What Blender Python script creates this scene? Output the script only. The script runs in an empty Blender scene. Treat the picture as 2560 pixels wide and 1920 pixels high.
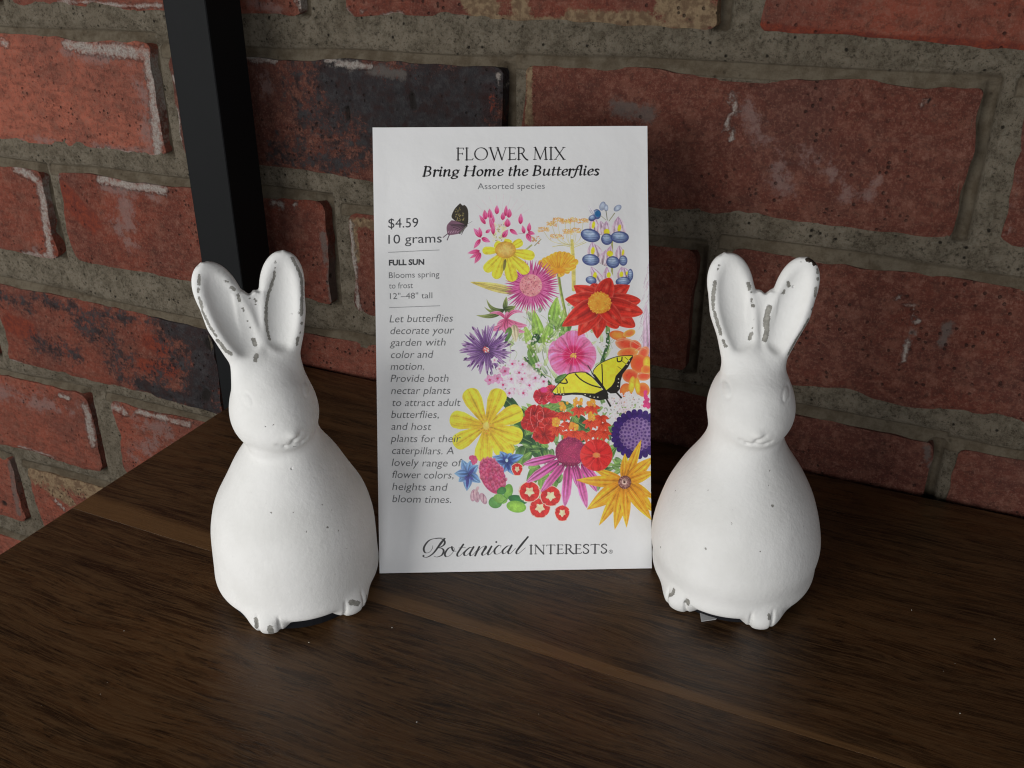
import bpy, bmesh, math, random, time
import numpy as np
from mathutils import Vector, Matrix
MM=.001
S=bpy.context.scene
COL=S.collection
# ================================================================ camera, light, exposure
cam_data=bpy.data.cameras.new('camera');cam=bpy.data.objects.new('camera',cam_data);COL.objects.link(cam)
cam.location=(0,0,.234);cam.rotation_euler=(math.radians(90-26.3),0,math.radians(24.4))
cam_data.sensor_width=36;cam_data.lens=33.85;cam_data.clip_start=.01;cam_data.clip_end=50
S.camera=cam
world=bpy.data.worlds.new('World');S.world=world;world.use_nodes=True
bg=world.node_tree.nodes['Background'];bg.inputs[0].default_value=(.80,.88,1,1);bg.inputs[1].default_value=.021
def area(name,loc,target,sx,sy,energy,color):
    L=bpy.data.lights.new(name,'AREA');L.shape='RECTANGLE';L.size=sx;L.size_y=sy;L.energy=energy;L.color=color
    o=bpy.data.objects.new(name,L);COL.objects.link(o);o.location=loc
    o.rotation_euler=(Vector(target)-Vector(loc)).to_track_quat('-Z','Y').to_euler();return o
tgt=Vector((-.15,.30,.06))
def around(az,el,dist):   # azimuth measured from the wall's outward normal towards the left
    a,e=math.radians(az),math.radians(el)
    return tgt+Vector((-math.sin(a)*math.cos(e),-math.cos(a)*math.cos(e),math.sin(e)))*dist
area('window_light',around(21,10,1.4),tgt,.8,.6,13.0,(1.,.99,.97))
area('left_wall_fill',(-.66,.0,.20),(-.56,.41,.02),.3,.35,.62,(1.,.99,.97))  # added lamp that brightens the left wall, no known source there
area('right_fill',around(-28,7,1.4),tgt,.7,.6,5.6,(.96,.975,1.))  # added fill lamp lifting packet and right side, no window known there
S.view_settings.view_transform='Standard';S.view_settings.look='None';S.view_settings.exposure=0;S.view_settings.gamma=1
S.render.resolution_x=1024;S.render.resolution_y=768
S.cycles.use_denoising=True;S.cycles.filter_width=1.15
# ================================================================ helpers
def mesh_obj(name,V,F,mat=None,parent=None,smooth=False,attrs=None):
    me=bpy.data.meshes.new(name)
    V=np.asarray(V,np.float32)
    if isinstance(F,np.ndarray):
        n,k=F.shape
        me.vertices.add(len(V));me.vertices.foreach_set('co',V.ravel())
        me.loops.add(n*k);me.loops.foreach_set('vertex_index',F.ravel().astype(np.int32))
        me.polygons.add(n);me.polygons.foreach_set('loop_start',np.arange(0,n*k,k,dtype=np.int32))
        me.update(calc_edges=True);me.validate()
    else:
        me.from_pydata([tuple(map(float,v)) for v in V],[],F);me.update()
    if smooth: me.polygons.foreach_set('use_smooth',np.ones(len(me.polygons),bool))
    for k,a in (attrs or {}).items():
        a=np.asarray(a,np.float32)
        if a.ndim==1: t=me.attributes.new(k,'FLOAT','POINT');t.data.foreach_set('value',a)
        else: t=me.attributes.new(k,'FLOAT_VECTOR','POINT');t.data.foreach_set('vector',a.ravel())
    if mat: me.materials.append(mat)
    o=bpy.data.objects.new(name,me);COL.objects.link(o)
    if parent: o.parent=parent
    return o
def empty(name,loc=(0,0,0),rz=0.,**props):
    o=bpy.data.objects.new(name,None);COL.objects.link(o);o.location=loc;o.rotation_euler=(0,0,rz);o.empty_display_size=.02
    for k,v in props.items(): o[k]=v
    return o
class N:
    def __init__(s,name):
        s.m=bpy.data.materials.new(name);s.m.use_nodes=True;s.t=s.m.node_tree;s.b=s.t.nodes['Principled BSDF'];s.co=None
    def n(s,t,**k):
        o=s.t.nodes.new('ShaderNode'+t)
        for a,v in k.items(): setattr(o,a,v)
        return o
    def l(s,a,b): s.t.links.new(a,b);return b
    def put(s,sock,v):
        if isinstance(v,bpy.types.NodeSocket): s.t.links.new(v,sock)
        elif isinstance(v,(tuple,list)) and len(v)==3 and sock.type=='RGBA': sock.default_value=(*v,1)
        else: sock.default_value=v
    def obj(s):
        if s.co is None: s.co=s.n('TexCoord').outputs['Object']
        return s.co
    def scale(s,x,y,z,rot=(0,0,0),loc=(0,0,0)):
        m=s.n('Mapping');s.l(s.obj(),m.inputs[0]);m.inputs[1].default_value=loc;m.inputs[2].default_value=rot;m.inputs[3].default_value=(x,y,z);return m.outputs[0]
    def noise(s,sc,det=4,rough=.55,vec=None,dist=0.):
        o=s.n('TexNoise');s.l(vec or s.obj(),o.inputs['Vector']);o.inputs['Scale'].default_value=sc;o.inputs['Detail'].default_value=det;o.inputs['Roughness'].default_value=rough;o.inputs['Distortion'].default_value=dist
        return o.outputs['Fac']
    def vor(s,sc,vec=None,out='Distance',rnd=1.):
        o=s.n('TexVoronoi');s.l(vec or s.obj(),o.inputs['Vector']);o.inputs['Scale'].default_value=sc;o.inputs['Randomness'].default_value=rnd;return o.outputs[out]
    def ramp(s,v,a,b,c=0.,d=1.):
        o=s.n('MapRange',interpolation_type='SMOOTHSTEP');s.put(o.inputs[0],v)
        for i,q in enumerate((a,b,c,d)): o.inputs[i+1].default_value=q
        return o.outputs[0]
    def lin(s,v,a,b,c=0.,d=1.):
        o=s.n('MapRange');s.put(o.inputs[0],v)
        for i,q in enumerate((a,b,c,d)): o.inputs[i+1].default_value=q
        return o.outputs[0]
    def math(s,op,a,b=0.,c=0.):
        o=s.n('Math',operation=op);s.put(o.inputs[0],a);s.put(o.inputs[1],b);s.put(o.inputs[2],c);return o.outputs[0]
    def mix(s,f,a,b,mode='MIX'):
        o=s.n('Mix',data_type='RGBA',blend_type=mode);s.put(o.inputs[0],f);s.put(o.inputs[6],a);s.put(o.inputs[7],b);return o.outputs[2]
    def attr(s,name,o='Fac'):
        a=s.n('Attribute',attribute_name=name);return a.outputs[o]
    def sep(s,v):
        o=s.n('SeparateXYZ');s.l(v,o.inputs[0]);return o.outputs
    def bump(s,h,dist,strength=1.,prev=None):
        o=s.n('Bump');o.inputs['Strength'].default_value=strength;o.inputs['Distance'].default_value=dist;s.l(h,o.inputs['Height'])
        if prev is not None: s.l(prev,o.inputs['Normal'])
        return o.outputs[0]
    def done(s,col=None,rough=None,nrm=None,spec=None):
        if col is not None: s.put(s.b.inputs['Base Color'],col)
        if rough is not None: s.put(s.b.inputs['Roughness'],rough)
        if nrm is not None: s.l(nrm,s.b.inputs['Normal'])
        if spec is not None: s.b.inputs['Specular IOR Level'].default_value=spec
        return s.m
def grid_noise(w,h,cell,seed):
    r=np.random.default_rng(seed);g=r.random((int(h/cell)+3,int(w/cell)+3))
    y=np.arange(h)/cell;x=np.arange(w)/cell;yi=y.astype(int);xi=x.astype(int);fy=(y-yi)[:,None];fx=(x-xi)[None];fy=fy*fy*(3-2*fy);fx=fx*fx*(3-2*fx)
    return (g[yi][:,xi]*(1-fx)+g[yi][:,xi+1]*fx)*(1-fy)+(g[yi+1][:,xi]*(1-fx)+g[yi+1][:,xi+1]*fx)*fy-.5
def smooth01(x): x=np.clip(x,0,1);return x*x*(3-2*x)
def falloff(X,Z,pts,w):
    """1 on the stroke, fading to 0 at 1.7 w from it (wall coordinates, mm)"""
    d=np.full(X.shape,1e9)
    P=pts if len(pts)>1 else [pts[0],(pts[0][0]+.01,pts[0][1])]
    for (ax,az),(bx,bz) in zip(P[:-1],P[1:]):
        vx,vz=bx-ax,bz-az;t=np.clip(((X-ax)*vx+(Z-az)*vz)/(vx*vx+vz*vz+1e-9),0,1)
        d=np.minimum(d,np.hypot(X-ax-t*vx,Z-az-t*vz))
    return np.clip(1.05-d/(1.9*w),0,1)
# ================================================================ brick wall
def brick_material():
    m=N('fired_clay_brick')
    A=m.sep(m.attr('wear_a','Vector'));B=m.sep(m.attr('wear_b','Vector'));hole=m.attr('hole');tone=m.sep(m.attr('tone','Vector'))
    W,D,T=A[0],A[1],A[2];P,L,R=B[0],B[1],B[2]
    big=m.noise(28,5,.6);mid=m.noise(150,5,.65);fine=m.noise(900,4,.7);stre=m.noise(1,4,.6,m.scale(90,90,300))
    c=m.mix(m.ramp(big,.35,.65),(.27,.060,.034),(.155,.041,.027))
    c=m.mix(tone[0],c,m.mix(m.ramp(mid,.35,.65),(.50,.155,.098),(.40,.112,.070)))      # salmon bricks
    c=m.mix(tone[1],c,m.mix(m.ramp(big,.3,.7),(.082,.031,.023),(.145,.052,.037)))        # browner bricks
    c=m.mix(m.math('MULTIPLY',m.ramp(mid,.48,.62),.4),c,(.29,.125,.085))
    g4=m.noise(330,5,.8);c=m.mix(m.ramp(g4,.48,.39,0,.5),c,(.075,.030,.022));c=m.mix(m.ramp(g4,.53,.62,0,.36),c,(.34,.17,.125))
    c=m.mix(m.ramp(m.noise(13,5,.7),.49,.62,0,.5),c,m.mix(.55,c,(.07,.042,.038)))
    c=m.mix(m.math('MULTIPLY',m.ramp(stre,.50,.62),.3),c,(.07,.024,.018))
    c=m.mix(m.math('MULTIPLY',m.ramp(fine,.52,.64),.4),c,(.32,.16,.115))
    patch=m.ramp(m.noise(48,5,.75),.40,.58,.25,1.);patch2=m.ramp(m.noise(95,5,.75),.36,.50,.75,1.)
    P=m.math('MULTIPLY',P,patch);W=m.math('MULTIPLY',W,patch2)
    def mask(a,nz,k=.55,lo=.30,hi=.62): return m.ramp(m.math('ADD',a,m.math('MULTIPLY',m.math('SUBTRACT',nz,.5),m.math('MULTIPLY',m.ramp(a,0,.12),k*2))),lo,hi)
    n1=m.noise(260,7,.82);n2=m.noise(80,7,.8);n3=m.math('ADD',m.math('MULTIPLY',n1,.6),m.math('MULTIPLY',n2,.4))
    c=m.mix(mask(R,n2,.6),c,m.mix(m.ramp(n1,.4,.6),(.27,.055,.028),(.16,.038,.026)))
    c=m.mix(m.math('MULTIPLY',mask(P,n3,1.8,.30,.95),.62),c,(.30,.20,.18))
    c=m.mix(m.math('MULTIPLY',mask(D,n3,1.7,.25,.62),.93),c,m.mix(m.ramp(n1,.38,.62),(.025,.028,.032),m.mix(m.ramp(mid,.4,.6),(.055,.058,.062),(.03,.017,.017))))
    c=m.mix(m.math('MULTIPLY',mask(T,n3,1.5,.32,.62),.9),c,m.mix(m.ramp(m.noise(330,4),.4,.62),(.33,.24,.14),(.18,.12,.07)))
    c=m.mix(m.math('MULTIPLY',mask(L,n3,1.5,.32,.8),.7),c,(.16,.14,.125))
    c=m.mix(m.math('MULTIPLY',mask(W,n3,1.8,.24,.95),.95),c,m.mix(m.ramp(fine,.4,.65),(.46,.42,.375),(.29,.225,.20)))
    # pores
    v=m.vor(380);vr=m.vor(380,out='Color')
    pick=m.math('MULTIPLY',m.ramp(m.sep(vr)[0],.70,.72),m.ramp(m.noise(22,4,.6),.42,.58))
    pore=m.math('MULTIPLY',m.ramp(m.math('ADD',v,m.math('MULTIPLY',m.math('SUBTRACT',fine,.5),.3)),.12,.32,1.,0.),pick)
    v2=m.vor(90);pick2=m.ramp(m.sep(m.vor(90,out='Color'))[1],.90,.92)
    pore2=m.math('MULTIPLY',m.ramp(m.math('ADD',v2,m.math('MULTIPLY',m.math('SUBTRACT',fine,.5),.25)),.06,.15,1.,0.),pick2)
    pp=m.math('MAXIMUM',pore,pore2)
    c=m.mix(m.math('MULTIPLY',pp,.65),c,(.035,.018,.014))
    c=m.mix(m.math('MULTIPLY',m.ramp(hole,.45,.75),.9),c,(.02,.016,.014))
    h=m.math('ADD',m.math('MULTIPLY',m.noise(380,7,.8),1.1),m.math('MULTIPLY',m.noise(1500,3,.6),.5))
    h=m.math('SUBTRACT',h,m.math('MULTIPLY',pp,1.3))
    h=m.math('ADD',h,m.math('MULTIPLY',mask(W,n1,.95,.30,.56),.35))
    b=m.bump(h,.0022,1.)
    return m.done(c,.88,b,.25)
def mortar_material():
    m=N('sand_mortar')
    band=m.attr('band');g=m.noise(560,7,.85);g2=m.noise(130,5,.65);fine=m.noise(1900,3,.6)
    c=m.mix(m.ramp(g2,.40,.60),(.150,.123,.088),(.245,.205,.152))
    c=m.mix(m.ramp(g,.51,.60,0,.55),c,(.27,.25,.195))
    c=m.mix(m.ramp(g,.475,.40,0,.75),c,(.022,.02,.014))
    c=m.mix(m.ramp(m.noise(36,5,.7),.45,.62,0,.5),c,m.mix(.5,c,(.10,.075,.048)))
    c=m.mix(m.math('MULTIPLY',m.ramp(fine,.52,.66),.4),c,(.26,.23,.17))
    c=m.mix(m.math('MULTIPLY',m.ramp(m.math('ADD',band,m.math('MULTIPLY',m.math('SUBTRACT',g2,.5),.6)),.3,.7),.85),c,m.mix(m.ramp(g2,.35,.65),(.075,.056,.036),(.115,.094,.066)))  # browner struck band; shade of the recess is put into this colour too
    v=m.vor(300);pk=m.ramp(m.sep(m.vor(300,out='Color'))[0],.80,.82)
    pit=m.math('MULTIPLY',m.ramp(m.math('ADD',v,m.math('MULTIPLY',m.math('SUBTRACT',g,.5),.3)),.08,.24,1.,0.),pk)
    pit=m.math('MULTIPLY',pit,m.ramp(band,.3,.8,1,.3))
    c=m.mix(m.math('MULTIPLY',pit,.85),c,(.02,.017,.013))
    v3=m.vor(60);pk3=m.ramp(m.sep(m.vor(60,out='Color'))[2],.95,.96);fl=m.math('MULTIPLY',m.ramp(v3,.03,.07,1.,0.),pk3)
    c=m.mix(fl,c,(.4,.38,.34))
    h=m.math('ADD',m.math('MULTIPLY',g,1.2),m.math('MULTIPLY',fine,.35));h=m.math('SUBTRACT',h,m.math('MULTIPLY',pit,1.5))
    h=m.math('MULTIPLY',h,m.ramp(band,.3,.9,1.,.35))
    return m.done(c,.95,m.bump(h,.0020,1.),.15)
BLOBS={"A":[["W",[[-457.2,188.2],[-414.0,188.5],[-382.6,188.7]],1.1],["W",[[-298.5,194.5],[-296.3,190.5],[-296.2,187.1]],1.6],["P",[[-326.2,192.6],[-309.9,190.0]],2.4]],"b1":[["W",[[-454.7,166.3],[-439.6,165.4],[-419.7,165.0],[-401.9,164.5]],3.2],["W",[[-399.6,164.9],[-397.2,156.7],[-397.8,144.7],[-399.9,127.3],[-401.2,112.0]],3.1],["P",[[-457.5,162.5],[-430.6,161.0],[-407.4,161.4]],4.3],["P",[[-406.1,158.6],[-404.8,144.2],[-406.3,119.2]],6.3],["P",[[-509.5,110.6],[-464.6,110.8],[-408.7,111.3]],2.3],["W",[[-506.7,166.0],[-502.1,164.4]],2.2],["W",[[-447.0,109.8],[-429.4,109.8],[-402.1,110.6]],0.8],["P",[[-444.1,161.3],[-417.5,160.3]],2.7]],"b2":[["W",[[-331.8,166.5],[-324.4,166.2]],2.0],["W",[[-322.6,166.5],[-313.9,166.1]],1.7],["W",[[-381.2,165.1],[-382.9,140.9],[-385.1,113.5]],0.6],["W",[[-284.1,167.8],[-274.9,166.6],[-259.2,166.6]],1.7],["L",[[-259.3,164.9],[-241.6,163.9]],2.8],["W",[[-192.2,166.9],[-190.1,161.0]],0.9],["D",[[-278.3,158.4],[-263.1,150.7],[-244.8,153.1],[-214.8,157.3],[-196.8,165.6]],14.7],["D",[[-255.9,141.3],[-230.2,141.2],[-205.4,147.5]],9.5],["d",[[-293.3,145.2],[-261.9,131.9],[-210.3,142.9],[-191.2,140.2]],19.4],["d",[[-319.2,119.7],[-284.9,118.2],[-262.4,125.0]],10.1],["d",[[-302.6,160.2],[-287.0,152.3]],9.6],["R",[[-196.9,160.6],[-196.3,152.4]],3.8],["P",[[-325.1,161.0],[-322.0,152.2]],4.4],["H",[[-237.6,154.7],[-236.9,148.9]],2.1],["H",[[-275.2,145.4],[-274.5,141.0]],1.9],["H",[[-289.5,159.9]],1.0]],"B":[["W",[[-278.7,195.2],[-273.9,191.3],[-270.2,189.4]],1.4],["W",[[-262.5,190.3],[-240.1,190.3]],0.7],["T",[[-204.4,197.6],[-195.3,196.1]],4.7],["T",[[-204.5,190.4],[-185.1,189.8],[-143.5,190.6],[-103.8,191.2],[-97.5,194.2]],1.9],["T",[[-182.0,197.5],[-179.8,191.0]],4.2],["T",[[-116.0,198.8],[-98.6,195.9]],5.1],["T",[[-158.2,192.7],[-123.5,192.8]],2.5]],"C":[["R",[[-77.8,191.6],[-49.1,189.5],[17.6,187.9]],2.3]],"b3":[["W",[[-86.4,164.6],[-83.6,158.9]],1.4],["P",[[-78.1,161.2],[-71.4,152.4],[-64.0,137.9],[-61.2,130.4]],5.2],["W",[[-87.6,156.7],[-84.3,147.5]],1.0],["P",[[-53.4,142.7],[-41.8,138.2],[-35.1,129.4]],3.6],["L",[[-135.7,156.9],[-120.9,154.1]],3.4],["T",[[-177.0,169.9],[-176.3,145.7]],1.5],["W",[[-13.5,167.4],[-12.7,166.4]],1.1],["W",[[-10.2,167.3]],1.1],["H",[[-11.8,166.8],[-11.4,168.2]],0.9],["H",[[-143.0,168.0]],0.7],["H",[[-43.3,173.0]],0.6],["H",[[-10.7,151.5]],0.8],["H",[[-29.3,129.1]],0.6],["P",[[-56.0,148.1]],2.0],["W",[[-88.0,149.3]],0.8],["P",[[-24.8,138.1],[-26.2,130.4]],2.7]],"r3a":[["W",[[-519.6,91.0],[-508.7,88.4],[-499.9,85.3]],2.4],["W",[[-500.0,83.6],[-501.0,68.5],[-503.1,53.6],[-503.7,39.0]],2.7],["W",[[-529.1,35.2],[-501.2,36.9]],1.6],["P",[[-519.7,39.2],[-502.1,44.7]],2.5]],"r3b":[["W",[[-449.7,91.8],[-426.8,91.2],[-401.2,90.8]],2.6],["P",[[-449.1,87.2],[-407.2,86.4]],3.4],["W",[[-483.6,90.4],[-486.0,84.6]],0.9],["W",[[-327.3,92.1],[-319.8,92.2]],1.6],["W",[[-311.6,92.9],[-310.8,89.8]],0.9],["L",[[-295.2,79.0],[-295.1,64.9],[-293.5,54.6],[-293.6,41.2]],1.8],["R",[[-480.6,79.5],[-462.2,64.6]],6.4],["P",[[-450.0,68.9],[-434.8,56.6],[-433.1,79.3]],6.4],["H",[[-453.3,77.8]],0.7],["H",[[-476.3,60.8]],0.9]],"r3c":[["W",[[-277.3,87.6],[-277.7,67.4],[-277.5,49.1],[-275.6,36.0]],1.5],["T",[[-276.5,87.2],[-267.9,88.8],[-261.9,87.0]],2.3],["T",[[-275.5,82.8],[-275.9,67.6]],2.0],["T",[[-275.1,34.7],[-265.2,34.5]],1.1]],"r3d":[["W",[[-9.6,89.1],[-4.5,85.8]],0.6],["W",[[-1.4,86.4],[-0.7,80.3],[-0.7,71.8],[-2.1,60.8]],0.8],["L",[[11.4,71.9],[12.5,80.5]],1.8],["W",[[-2.3,77.9],[1.9,79.7]],0.6]],"r4a":[["D",[[-412.1,11.5],[-390.8,1.6],[-391.2,-20.2],[-401.0,-44.7]],13.0],["D",[[-449.6,-41.6],[-430.9,-44.4],[-411.9,-43.7]],4.7],["d",[[-423.7,8.0],[-405.6,-10.4],[-437.5,-39.1],[-464.5,-37.9]],11.9],["d",[[-530.3,4.5],[-497.8,3.4],[-443.0,4.7]],5.1],["d",[[-491.7,-3.6],[-470.2,-12.7],[-462.0,-27.5]],13.8],["d",[[-535.9,-28.0],[-502.9,-30.3]],7.8],["d",[[-561.1,1.3],[-536.3,-1.3]],6.5],["R",[[-434.9,-9.5],[-425.9,-11.0]],5.5],["R",[[-442.5,-27.0],[-419.6,-25.8]],4.9],["R",[[-558.8,-18.5],[-541.6,-18.8]],6.6],["W",[[-577.3,-47.9],[-554.7,-47.1]],1.0],["W",[[-438.0,10.5],[-421.3,10.9]],1.2],["H",[[-387.7,-0.9],[-386.5,-3.7]],3.5],["H",[[-394.1,-36.7],[-396.6,-40.4]],3.6],["H",[[-425.2,-46.2]],1.9],["H",[[-479.6,-23.3]],1.1],["H",[[-460.4,-7.8]],0.9],["H",[[-489.0,-5.7]],0.9],["H",[[-462.8,-16.2]],0.9],["H",[[-429.8,5.4]],0.9]],"r5a":[["P",[[-586.3,-75.1],[-545.7,-75.7],[-506.4,-74.3]],7.6],["W",[[-525.2,-65.2],[-516.9,-65.9]],1.7],["W",[[-503.4,-69.4],[-503.5,-84.5],[-504.4,-99.3]],2.6],["W",[[-582.0,-119.7],[-545.4,-120.6]],1.1],["D",[[-496.2,-75.7],[-497.6,-97.7]],1.3]],"r5b":[["W",[[-476.2,-63.5],[-467.9,-65.9]],3.2],["W",[[-456.5,-63.4],[-434.7,-62.7],[-411.9,-63.0]],1.9],["P",[[-452.2,-71.1],[-428.7,-71.0],[-447.5,-85.8],[-462.8,-100.3]],9.0],["W",[[-479.0,-64.8],[-481.9,-94.0],[-483.0,-109.0]],1.3],["D",[[-482.1,-108.7],[-480.9,-115.9]],2.0]],"r6b":[["T",[[-577.6,-138.8],[-555.1,-138.7],[-507.6,-137.3]],8.6],["T",[[-558.3,-149.4],[-541.4,-155.0]],5.0],["W",[[-556.4,-159.1],[-548.8,-165.1]],1.4]],"r6a":[["L",[[-598.2,-137.5],[-600.4,-162.6],[-602.3,-184.1]],2.2],["K",[[-617.7,-179.4]],3.4]],"b4":[["P",[[24.4,146.7],[26.4,121.7]],1.1]],"r4d":[["L",[[13.7,23.7],[17.6,12.8]],1.3]]}
# name: x0,x1, bottom left/right, top left/right (mm on the wall), tone (salmon, brown)
BR={
'z1':(-790,-606,262,262,318,318,0,.3),'z2':(-594,-410,262,262,318,318,.3,.2),'z3':(-398,-214,262,263,318,319,0,.5),'z4':(-202,-18,263,264,319,320,.5,.2),'z5':(-6,178,264,264,320,320,0,.4),
'y':(-690,-504,186,186,243,243,0,.2),'A':(-492,-297,185.8,187.5,244,245,.35,.1),'B':(-272,-94,189.2,190.2,246,247,.1,.2),'C':(-78,106,190,185.5,247,243,.25,0),'C2':(119,303,186,186,243,243,0,.4),
'b0':(-780,-595,108,107,165,167,0,.3),'b1':(-581,-396,107,110.8,168.5,170.2,.85,0),'b2':(-383.5,-189,112,110,165.5,169.8,0,.75),'b3':(-179,8,114,116.2,171.5,174.1,.15,.65),'b4':(23.5,208,117,117,174,174,0,.6),
'r3z':(-880,-697,33,33,90,90,.2,0),'r3a':(-684,-498.5,33,36,90,91.5,.15,0),'r3b':(-485,-294,37.3,37.8,92.4,96,.05,.1),'r3c':(-279,-95,35.6,37,92,97,.1,.5),'r3d':(-80,104,40,42,100.3,98,0,.55),
'r4z':(-765,-581,-48,-48,9,10,.2,.1),'r4a':(-569,-384,-48,-50.5,10,8,.1,.2),'r4c':(-371,-187,-46,-40,13,25,.3,.2),'r4d':(-173,17,-35,-34,26,25,0,.7),'r4e':(26.5,211,-36,-36,24.3,20,.1,.6),
'r5z':(-884,-700,-122,-122,-64,-64,.4,0),'r5a':(-686,-501.5,-123,-121.5,-65,-60.5,.35,0),'r5b':(-479.5,-296,-117,-117,-60,-60,.3,0),'r5c':(-283,-99,-117,-117,-58,-56,.1,.3),'r5d':(-86,98,-117,-117,-56,-55,.1,.3),
'r6a':(-782,-598,-191,-191.5,-136,-134.5,.4,0),'r6b':(-579.5,-396,-190,-190,-136.5,-134,.35,0),'r6c':(-383,-199,-190,-190,-134,-133,.2,.2),'r6d':(-186,-2,-190,-190,-133,-133,.2,.2),
'r7a':(-870,-690,-271,-271,-213.5,-213,.3,0),'r7b':(-677,-494,-271,-271,-213,-212.5,.5,0),'r7c':(-481,-297,-270,-270,-212,-211,.2,.1),'r7d':(-284,-100,-270,-270,-211,-211,.2,.1)}
WALLY=408.
wall=empty('brick_wall',(0,0,0),label='old red brick wall with wide grey mortar joints behind the shelf',category='brick wall')
BM=brick_material();MT=mortar_material()
def make_brick(key,idx):
    x0,x1,zb0,zb1,zt0,zt1,sal,brn=BR[key]
    step=2.3;nx=int((x1-x0)/step)+1;nz=int((zt0-zb0)/step)+1
    rg=np.random.default_rng(100+idx)
    u,v=np.meshgrid(np.linspace(0,1,nx),np.linspace(0,1,nz))
    # rows packed tighter near the arris
    ed=lambda t:t
    X=x0+(x1-x0)*u;Zb=zb0+(zb1-zb0)*u;Zt=zt0+(zt1-zt0)*u;Z=Zb+(Zt-Zb)*v
    # rounded, wandering outline
    wob=lambda n,s,a:grid_noise(n,1,s,int(rg.integers(1e6)))[0]*a
    X=X+(1-u)**6*(wob(nz,7,2.6)+wob(nz,2.5,1.2))[:,None]+u**6*(wob(nz,7,2.6)+wob(nz,2.5,1.2))[:,None]
    Z=Z+(1-v)**4*(wob(nx,12,2.2)+wob(nx,3,1.0))[None]+v**4*(wob(nx,12,2.2)+wob(nx,3,1.0))[None]
    r=4.2;cx,cz=(x0+x1)/2,(Zb+Zt)/2;hx,hz=(x1-x0)/2,(Zt-Zb)/2
    qx=np.abs(X-cx)-(hx-r);qz=np.abs(Z-cz)-(hz-r);m=(qx>0)&(qz>0);q=np.hypot(qx,qz)
    f=np.where(m&(q>r),r/np.maximum(q,1e-6),1.)
    X=np.where(m,cx+np.sign(X-cx)*((hx-r)+qx*f),X);Z=np.where(m,cz+np.sign(Z-cz)*((hz-r)+qz*f),Z)
    e=np.minimum(np.minimum(u*(x1-x0),(1-u)*(x1-x0)),np.minimum(v*(zt0-zb0),(1-v)*(zt0-zb0)))
    nz1=grid_noise(nx,nz,9,idx*7+1);nz2=grid_noise(nx,nz,3.2,idx*7+2);nz3=grid_noise(nx,nz,1.2,idx*7+3)
    Y=WALLY+rg.uniform(-.5,.5)+nz1*1.1+nz2*.7+nz3*.35+(1-smooth01(e/(2.4+3.5*nz2)))*(.8+1.6*nz1)+np.clip(-nz1-.2,0,1)*(e<9)*(1-e/9)*7
    att={k:np.zeros_like(X) for k in 'WDTPLRHK'}
    for t,pts,w in BLOBS.get(key,[]):
        a=falloff(X,Z,pts,w)*(1. if t.isupper() else .52);att[t.upper()]=np.maximum(att[t.upper()],a)
    if key not in BLOBS:
        for _ in range(3):
            xx=rg.uniform(x0,x1);zz=zt0-3 if rg.random()<.6 else zb0+3;att['W']=np.maximum(att['W'],falloff(X,Z,[(xx,zz),(xx+rg.uniform(10,50),zz)],rg.uniform(1,2.5))*.9)
    hk=np.maximum(att['H'],att['K']);Y=Y+hk**1.5*3.2
    n=nx*nz;I=np.arange(n).reshape(nz,nx)
    F=[np.stack([I[:-1,:-1],I[:-1,1:],I[1:,1:],I[1:,:-1]],-1).reshape(-1,4)]
    ring=np.concatenate([I[0,:],I[1:,-1],I[-1,-2::-1],I[-2:0:-1,0]])
    Xr,Zr=X.ravel()[ring],Z.ravel()[ring];k=len(ring)
    V=[np.stack([X.ravel(),Y.ravel(),Z.ravel()],1),np.stack([Xr*1.,Y.ravel()[ring],Zr],1),np.stack([Xr,np.full(k,WALLY+22.),Zr],1)]
    a,b,c=ring,n+np.arange(k),n+k+np.arange(k)
    for p,q in ((b,c),): F.append(np.stack([p,q,np.roll(q,-1),np.roll(p,-1)],1))
    V=np.concatenate(V)*MM;F=np.concatenate(F)
    ext=lambda A:np.concatenate([A.ravel(),A.ravel()[ring],A.ravel()[ring]])
    at={'wear_a':np.stack([ext(att[q]) for q in 'WDT'],1),'wear_b':np.stack([ext(att[q]) for q in 'PLR'],1),'hole':ext(hk),'tone':np.tile([sal,brn,0],(len(V),1))}
    return mesh_obj('brick',V,F,BM,wall,True,at)
for i,k in enumerate(BR): make_brick(k,i)
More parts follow.
